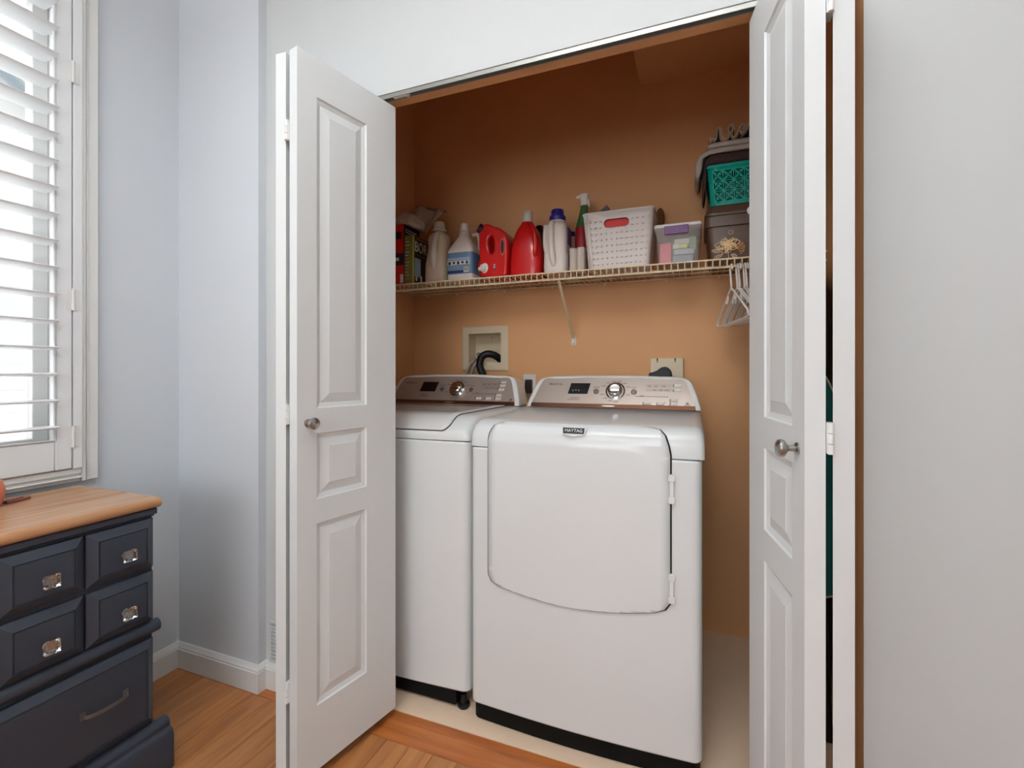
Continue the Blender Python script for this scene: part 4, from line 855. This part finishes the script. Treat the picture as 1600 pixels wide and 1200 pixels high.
boxes('barcode_patch', [(-.0828, -.062, 1.9918, 1.9926, TZ+.0612, TZ+.0785)], M_pw, bpy.data.objects['yellow_card'])

# brown lidded box ------------------------------------------------------------
M_bb = mat('chocolate brown plastic', (92, 66, 50), .35, var=.06, vscale=30, bump=.1)
t = thing('brown_storage_box', 'chocolate brown lidded storage box at the right end of the shelf', 'box', (.19, 2.1, TZ)); c2 = (.194, 2.108)
lofted('tub', [rrect(*c2, TZ+z, a, b, .022, 6) for z, a, b in ((0, .136, .112), (.003, .139, .115), (.128, .149, .122))], M_bb, t, 30)
lofted('tub_rim', [rrect(*c2, TZ+z, a, b, .024, 6) for z, a, b in ((.1285, .156, .129), (.130, .158, .130), (.168, .159, .131), (.170, .157, .129))], M_bb, t, 30)
lofted('lid', [rrect(*c2, TZ+z, a, b, .026, 6) for z, a, b in ((.1705, .156, .128), (.1715, .1595, .1315), (.181, .1595, .1315), (.1835, .155, .127), (.207, .151, .123), (.213, .145, .117))], M_bb, t, 30)
lathed('round_tag', [(.0165, 0), (.0165, .003), (.014, .004), (.001, .004)], (.199, 1.9768, TZ+.176), (0, -1, 0), M_wcap, t, 24)
# teal lattice basket
M_teal = mat('turquoise plastic', (16, 176, 156), .35)
t = thing('teal_basket', 'turquoise lattice plastic basket standing on the brown box', 'basket', (.19, 2.1, TZ+.2135)); c3 = (.196, 2.104); z3 = TZ+.2138
hx, hy, r, h = .152, .112, .014, .158; Wp = perim(hx, hy, r); sp = [[(0, 0), (Wp, 0), (Wp, h), (0, h)]]
cell = .0385
for i in range(int(Wp/cell)):
    for j in range(3):
        ox, oy = .002+i*cell+cell/2, .020+j*cell+cell/2; q = cell/2-.0012
        for a in range(4):
            ca, sa = math.cos(a*math.pi/2), math.sin(a*math.pi/2)
            for tri in ([(.0045, 0), (.0105, .0058), (.0105, -.0058)], [(.0132, .0085), (q-.0008, q-.0048), (q-.0008, -(q-.0048)), (.0132, -.0085)]):
                sp.append([(ox+x*ca-y*sa, oy+x*sa+y*ca) for x, y in tri][::-1])
wrap_basket('lattice_wall', t, M_teal, *c3, z3, h, hx, hy, r, .885, sp, Wp, .0022)
lofted('base', [rrect(*c3, z3+z, hx*.885-.003, hy*.885-.003, r*.8) for z in (.0, .003)], M_teal, t, 30)
lofted('rim', [rrect(*c3, z3+h+z, hx+q, hy+q, r) for z, q in ((-.012, .0006), (-.011, .0026), (.0, .0026), (.0012, .001))]+[rrect(*c3, z3+h+z, hx+q, hy+q, r) for z, q in ((.0012, -.0012), (-.012, -.0012))], M_teal, t, 30)
crumple('lilac_cloth', 'mauve grey cloth folded inside the turquoise basket', 'cloth', (c3[0], c3[1], z3+.072), .112, .078, .050, mat('mauve grey cloth', (140, 128, 150), .9, var=.35, vscale=25), 4)
# dark brown cloth over the basket
M_bc = mat('dark brown knit cloth', (68, 50, 50), .9, var=.15, vscale=20, bump=.4, bscale=160); M_gr = mat('grey blanket fleece', (186, 174, 166), .9, var=.12, vscale=12, bump=.5, bscale=110); M_hem = mat('pale hem stitching', (206, 186, 166), .8)
def draped(name, parent, m, outline, ys, amp, seed, inset):
    P = smooth_pts([(x, z, 0) for x, z in outline], 5, True); cx = sum(p.x for p in P)/len(P); cz = sum(p.y for p in P)/len(P); rings = []
    for k, y in enumerate(ys):
        q = inset[k]; ring = []
        for p in P:
            nx_ = amp*mn.noise(Vector((p.x*38, y*22, seed)))+amp*.6*mn.noise(Vector((p.x*90, y*60, seed+3+p.y*30))); ring.append((p.x+(cx-p.x)*q*.25+nx_, y+.5*nx_, p.y+(cz-p.y)*q+nx_))
        rings.append(ring)
    return lofted(name, rings, m, parent, 0)
zt_ = z3+h
t = thing('brown_cloth', 'dark brown cloth folded over the turquoise basket', 'cloth', (.18, 2.1, zt_))
draped('folded_cloth', t, M_bc, [(.31, zt_+.046), (.20, zt_+.047), (.075, zt_+.046), (.050, zt_+.038), (.036, zt_+.018), (.030, zt_-.02), (.028, zt_-.07), (.030, zt_-.104), (.035, zt_-.106), (.038, zt_-.07), (.0385, zt_-.02), (.040, zt_+.0045), (.08, zt_+.004), (.20, zt_+.004), (.31, zt_+.004)], (1.992, 1.995, 2.004, 2.05, 2.10, 2.15, 2.19, 2.20), .0022, 2, (.35, .15, .0, 0, 0, 0, .1, .3))
# grey blanket on top
t = thing('grey_blanket', 'folded grey fleece blanket with a ruffled edge on top of the brown cloth', 'blanket', (.18, 2.1, zt_+.05))
zb = zt_+.047
draped('lower_fold', t, M_gr, [(.31, zb+.026), (.18, zb+.027), (.075, zb+.027), (.040, zb+.020), (.018, zb+.004), (.004, zb-.022), (.000, zb-.052), (.004, zb-.078), (.014, zb-.084), (.021, zb-.066), (.024, zb-.03), (.030, zb-.008), (.048, zb+.004), (.075, zb+.007), (.18, zb+.007), (.31, zb+.007)], (2.000, 2.003, 2.012, 2.05, 2.09, 2.13, 2.17, 2.20, 2.206), .0032, 11, (.3, .12, 0, 0, 0, 0, 0, .1, .3))
draped('upper_fold', t, M_gr, [(.31, zb+.046), (.18, zb+.048), (.075, zb+.047), (.050, zb+.042), (.044, zb+.035), (.050, zb+.029), (.075, zb+.028), (.18, zb+.0275), (.31, zb+.027)], (2.001, 2.004, 2.014, 2.05, 2.09, 2.13, 2.17, 2.19), .0028, 21, (.35, .15, 0, 0, 0, 0, .1, .3))
# the ruffle: ribbon meandering in front view, running back
M_ruf = mat('taupe ruffle cloth', (176, 154, 138), .9, var=.15, vscale=18, bump=.4, bscale=120)
rp = smooth_pts([(.058, zb+.052, 0), (.054, zb+.064, 0), (.064, zb+.060, 0), (.076, zb+.056, 0), (.080, zb+.075, 0), (.080, zb+.094, 0), (.088, zb+.100, 0), (.095, zb+.088, 0), (.098, zb+.066, 0), (.108, zb+.052, 0), (.120, zb+.052, 0), (.126, zb+.068, 0), (.121, zb+.084, 0), (.126, zb+.100, 0), (.136, zb+.102, 0), (.140, zb+.090, 0), (.134, zb+.075, 0), (.134, zb+.060, 0), (.142, zb+.054, 0), (.150, zb+.064, 0), (.158, zb+.085, 0), (.168, zb+.098, 0), (.176, zb+.094, 0), (.172, zb+.080, 0), (.160, zb+.074, 0), (.170, zb+.068, 0), (.182, zb+.080, 0), (.192, zb+.098, 0), (.204, zb+.100, 0), (.206, zb+.082, 0), (.214, zb+.064, 0), (.226, zb+.058, 0), (.24, zb+.07, 0), (.25, zb+.09, 0), (.262, zb+.09, 0), (.27, zb+.06, 0)], 4)
bm = bmesh.new(); g = []
for k, (yy, sc_) in enumerate(((1.997, 1.0), (2.03, 1.03), (2.07, .96), (2.11, .80), (2.15, .62))):
    g.append([bm.verts.new((p.x+.006*math.sin(k*1.3+p.x*40), yy, zb+.046+(p.y-zb-.046)*sc_)) for p in rp])
for k in range(len(g)-1):
    for i in range(len(rp)-1): bm.faces.new((g[k][i], g[k][i+1], g[k+1][i+1], g[k+1][i]))
bmo('ruffle', bm, M_ruf, t, smooth=0, solid=.0025)
tubed('hem', [(p.x, 1.9962, p.y) for p in rp], .0014, M_hem, t, 6)

# gold wire flower ornament ----------------------------------------------------
M_gold = mat('pale gold wire', (244, 212, 164), .4, .15)
t = thing('gold_ornament', 'pale gold wire flower ornament in front of the brown box', 'ornament', (.118, 1.965, TZ))
gx, gy, gz = .116, 1.9655, TZ+.050
bm = bmesh.new()
for k in range(26):
    a = k*2.399; rr_ = .018+.030*((k % 9)/9); d = Vector((math.cos(a), 0, math.sin(a)*.82)); s_ = Vector((-d.z, 0, d.x)); o_ = Vector((gx, gy, gz)); wd = .006+.003*(k % 3)
    P = smooth_pts([o_, o_+d*rr_*.5+s_*wd+Vector((0, .002*(k % 3-1), 0)), o_+d*rr_, o_+d*rr_*.5-s_*wd], 4, True); tube(bm, P, .0012, 5, True)
bmo('petal_wires', bm, M_gold, t, smooth=50)
tubed('curl', [(gx+.011+.007*math.cos(R(q)), gy, gz+.048+.008*math.sin(R(q))) for q in range(0, 360, 24)], .0008, M_gold, t, 5, True)
for lx, lz, a in ((.098, TZ+.016, 205), (.128, TZ+.014, 330), (.093, TZ+.028, 170)):
    bm = bmesh.new(); d = Vector((math.cos(R(a)), 0, math.sin(R(a)))); s_ = Vector((-d.z, 0, d.x)); o_ = Vector((lx, gy-.001, lz)); L = .034
    if o_.z+d.z*L < TZ+.002: L = abs((o_.z-TZ-.002)/d.z)
    tube(bm, smooth_pts([o_, o_+d*L*.5+s_*.006, o_+d*L, o_+d*L*.5-s_*.006], 4, True), .0009, 5, True)
    for q in range(1, 5): tube(bm, [o_+d*L*q/6, o_+d*L*(q/6+.14)+s_*.004], .0006, 4); tube(bm, [o_+d*L*q/6, o_+d*L*(q/6+.14)-s_*.004], .0006, 4)
    bmo('leaf', bm, M_gold, t, smooth=50)
bm = bmesh.new()
def twig(p, a, L, n):
    q = p+Vector((math.cos(a), 0, math.sin(a)))*L; tube(bm, [p, q], .0012, 4)
    if n: 
        for da in (-.38, .36): twig(q, a+da, L*.7, n-1)
for a in (-.7, -.1, .45, .9): twig(Vector((.146, gy, TZ+.036)), a, .014, 2)
bmo('coral_fan', bm, mat('copper gold wire', (232, 172, 112), .4, .15), t, smooth=50)
tubed('stand', [(gx, gy+.002, gz-.01), (gx+.004, gy+.002, TZ+.001), (gx+.03, gy+.002, TZ+.001)], .0012, M_gold, t, 6)

# hangers --------------------------------------------------------------------
def hanger_mesh():
    bm = bmesh.new(); P = [(.0142*math.cos(R(a)), 0, -.006+.0142*math.sin(R(a))) for a in range(205, -21, -15)]
    P = P+[(.0125, 0, -.022), (.006, 0, -.045), (.0, 0, -.068), (0, 0, -.085)]; tube(bm, P, .0038, 8)
    tri = smooth_pts([(0, 0, -.085), (.06, 0, -.112), (.15, 0, -.160), (.194, 0, -.186), (.204, 0, -.200), (.194, 0, -.211), (.1, 0, -.212), (0, 0, -.212), (-.1, 0, -.212), (-.194, 0, -.211), (-.204, 0, -.200), (-.194, 0, -.186), (-.15, 0, -.160), (-.06, 0, -.112)], 4, True); tube(bm, tri, .0038, 8, True)
    for s in (-1, 1): tube(bm, smooth_pts([(s*.045, 0, -.105), (s*.050, 0, -.128), (s*.060, 0, -.134), (s*.066, 0, -.122)], 4), .0034, 6)
    bmesh.ops.recalc_face_normals(bm, faces=bm.faces); me = bpy.data.meshes.new('clothes_hanger'); bm.to_mesh(me); bm.free(); me.materials.append(M_hang)
    for p in me.polygons: p.use_smooth = True
    return me
hm = hanger_mesh()
HL = ['first', 'second', 'third', 'fourth', 'fifth', 'sixth', 'seventh', 'eighth']
for k, (x, a, tl) in enumerate(((.1285, 11, 0), (.1495, 11, 0), (.1578, 11, 0), (.1745, 11, -3), (.1828, 11, -3), (.2000, 11, -3), (.2085, 11, -3), (.2290, 11, -3))):
    o = bpy.data.objects.new('clothes_hanger', hm); COL.objects.link(o); o.location = (x, SF-.003, SZ-.033+.0002); o.rotation_euler = (0, R(0), R(90+a)); o.rotation_euler.rotate_axis('Y', R(tl))
    tag(o, 'white plastic clothes hanger on the shelf rail, %s from the left' % HL[k], 'hanger', 'hangers on the shelf rail')

# ================================================================== WALL FITTINGS
t = thing('washer_outlet_box', 'cream recessed outlet box in the wall above the washing machine', 'outlet box', (-1.034, CB, 1.16))
x0, x1, z0, z1 = -1.1682, -.9006, 1.162, 1.3984; i0, i1, k0, k1 = HB
bm = bmesh.new()
def ring4(a, b, c, d, y): return [(a, y, c), (b, y, c), (b, y, d), (a, y, d)]
rs = [ring4(x0, x1, z0, z1, CB-.0005), ring4(x0, x1, z0, z1, CB-.006), ring4(x0+.006, x1-.006, z0+.006, z1-.006, CB-.010), ring4(i0+.006, i1-.006, k0+.006, k1-.006, CB-.008), ring4(i0+.002, i1-.002, k0+.002, k1-.002, CB-.004), ring4(i0+.002, i1-.002, k0+.002, k1-.002, CB+.085)]
vs_ = [[bm.verts.new(p) for p in q] for q in rs]
for i in range(len(vs_)-1):
    for j in range(4): bm.faces.new((vs_[i][j], vs_[i][(j+1) % 4], vs_[i+1][(j+1) % 4], vs_[i+1][j]))
bm.faces.new(vs_[-1]); me = bpy.data.meshes.new('recess'); bm.to_mesh(me); bm.free(); finish('recess', me, M_cream, t, smooth=25)
lathed('screw_hole', [(.003, 0), (.003, .001), (.001, .0012)], (-1.03, CB+.0845, 1.343), (0, -1, 0), M_black, t, 8)
vb = boxes('valve', [(-1.092, -1.070, CB+.022, CB+.042, 1.205, 1.252)], mat('brass valve', (176, 130, 70), .35, .8), t, bevel=.003)
lathed('valve_handle', [(.013, 0), (.013, .006), (.008, .009), (.004, .011)], (-1.081, CB+.022, 1.247), (0, -1, .2), M_steel, vb, 16)
M_braid = mat('braided steel hose', (150, 142, 134), .35, .6, var=.5, vscale=160); M_crimp = mat('hose crimp', (206, 200, 190), .3, .7)
for k, (dx_, lab) in enumerate(((0, 'braided steel water hose at the outlet box, nearer the closet corner'), (.026, 'braided steel water hose at the outlet box, nearer the black drain hose'))):
    t = thing('water_hose', lab, 'hose', (-1.10+dx_, CB-.04, 1.0), 'washer water hoses')
    P = smooth_pts([(-1.088+dx_*.7, CB+.012, 1.228), (-1.092+dx_, CB-.010, 1.222), (-1.106+dx_, CB-.030, 1.196), (-1.122+dx_, CB-.042, 1.155), (-1.132+dx_, CB-.046, 1.09), (-1.134+dx_, CB-.046, 1.012)], 5)
    tubed('braid', P, .0062, M_braid, t, 10); tubed('crimp', P[2:10], .0082, M_crimp, t, 10)
P = smooth_pts([(-.952, CB+.035, 1.204), (-.956, CB+.015, 1.222), (-.975, CB-.012, 1.242), (-1.005, CB-.030, 1.250), (-1.032, CB-.040, 1.238), (-1.045, CB-.044, 1.210), (-1.044, CB-.044, 1.178), (-1.028, CB-.044, 1.140), (-1.01, CB-.044, 1.09), (-1.0, CB-.044, 1.012)], 10)
o = tubed('drain_hose', P, [.0185+.0010*(i % 2) for i in range(len(P))], mat('black ribbed rubber', (12, 14, 16), .5), n=14); tag(o, 'black drain hose looping out of the outlet box behind the washer', 'hose')
t = thing('dryer_receptacle', 'cream wall box with a black dryer plug above the dryer', 'outlet', (-.12, CB, 1.09))
pb = boxes('cover', [(-.1907, -.0482, CB-.030, CB-.0005, 1.085, 1.2194)], M_cream, t, bevel=.003)
for x in (-.160, -.083): boxes('screw_slot', [(x-.003, x+.003, CB-.0312, CB-.0298, 1.203, 1.2185)], M_print, pb); lathed('screw', [(.005, 0), (.004, .0015), (.001, .002)], (x, CB-.0303, 1.203), (0, -1, 0), M_steel, pb, 10)
boxes('knockout_tab', [(-.0655, -.0490, CB-.0335, CB-.0298, 1.178, 1.187)], M_cream, pb, bevel=.001); boxes('knockout_tab', [(-.186, -.168, CB-.0330, CB-.0298, 1.180, 1.184)], M_cream, pb)
pg = smooth_pts([(-.190, 1.144, 0), (-.178, 1.150, 0), (-.158, 1.158, 0), (-.140, 1.171, 0), (-.122, 1.174, 0), (-.106, 1.162, 0), (-.101, 1.142, 0), (-.101, 1.10, 0), (-.19, 1.10, 0)], 4, True)
placed('plug', flat([[(p.x, p.y) for p in pg]], .010, .005, 2), basis((0, CB-.047, 0), (1, 0, 0), (0, 0, 1)), M_black, t, smooth=50)
tubed('cord', smooth_pts([(-.18, CB-.047, 1.125), (-.20, CB-.05, 1.10), (-.205, CB-.05, 1.05), (-.205, CB-.05, 1.0)], 4), .009, M_black, t, 10)
t = thing('wall_outlet', 'white wall outlet plate between washer and dryer', 'outlet', (-.785, CB, 1.03))
pt_ = boxes('plate', [(-.8194, -.7503, CB-.006, CB-.0005, 1.03, 1.1436)], M_wplas, t, bevel=.002)
boxes('plug', [(-.803, -.768, CB-.030, CB-.0062, 1.05, 1.118)], mat('dark brown plug', (52, 34, 30), .5), t, bevel=.004)

# ================================================================== RIGHT END OF THE CLOSET
M_coat = mat('black brown coat cloth', (34, 26, 24), .9, var=.2, vscale=10)
t = thing('dark_coat', 'long black brown coat hanging in the right end of the closet', 'coat', (.388, 1.97, .06))
rings = []
for z, hw, th_ in ((1.505, .022, .010), (1.49, .07, .018), (1.46, .16, .022), (1.40, .195, .025), (1.1, .20, .027), (.7, .205, .028), (.3, .21, .029), (.10, .212, .029), (.095, .20, .020)):
    rings.append([(.396+th_*math.sin(2*math.pi*i/40)*(1+.12*math.sin(i*1.7+z*2)), 1.975+hw*math.cos(2*math.pi*i/40), z) for i in range(40)])
lofted('cloth', rings, M_coat, t, 0)
o = bpy.data.objects.new('hanger', hm); COL.objects.link(o); o.parent = t; o.location = Vector((.3980, SF-.003, SZ-.0328))-Vector(t.location); o.rotation_euler = (0, 0, R(90)); o.scale = (.7, .8, .45)
t = thing('ironing_board', 'ironing board with teal cover standing behind the right folded door', 'ironing board', (.301, 1.71, .003))
bo = smooth_pts([(x-.014, z, q) for x, z, q in ((.315, 1.185, 0), (.365, 1.165, 0), (.398, 1.12, 0), (.425, 1.02, 0), (.438, .88, 0), (.440, .60, 0), (.425, .50, 0), (.39, .47, 0), (.315, .462, 0), (.24, .47, 0), (.205, .50, 0), (.192, .60, 0), (.194, .88, 0), (.205, 1.02, 0), (.232, 1.12, 0), (.265, 1.165, 0))], 4, True)
placed('board', flat([[(p.x, p.y) for p in bo]], .008, .004, 2), basis((0, 1.70, 0), (1, 0, 0), (0, 0, 1)), mat('deep teal cover', (24, 104, 98), .85, var=.08), t, smooth=50)
tubed('edge_piping', [(p.x, 1.6875, p.y) for p in bo], .0025, M_hem, t, 6, True)
for s in (-1, 1): tubed('leg', [(.301+s*.05, 1.724, 1.0), (.301+s*.09, 1.724, .010)], .010, M_black, t, 10)
tubed('foot_bar', [(.19, 1.724, .0135), (.415, 1.724, .0135)], .010, M_black, t, 10)
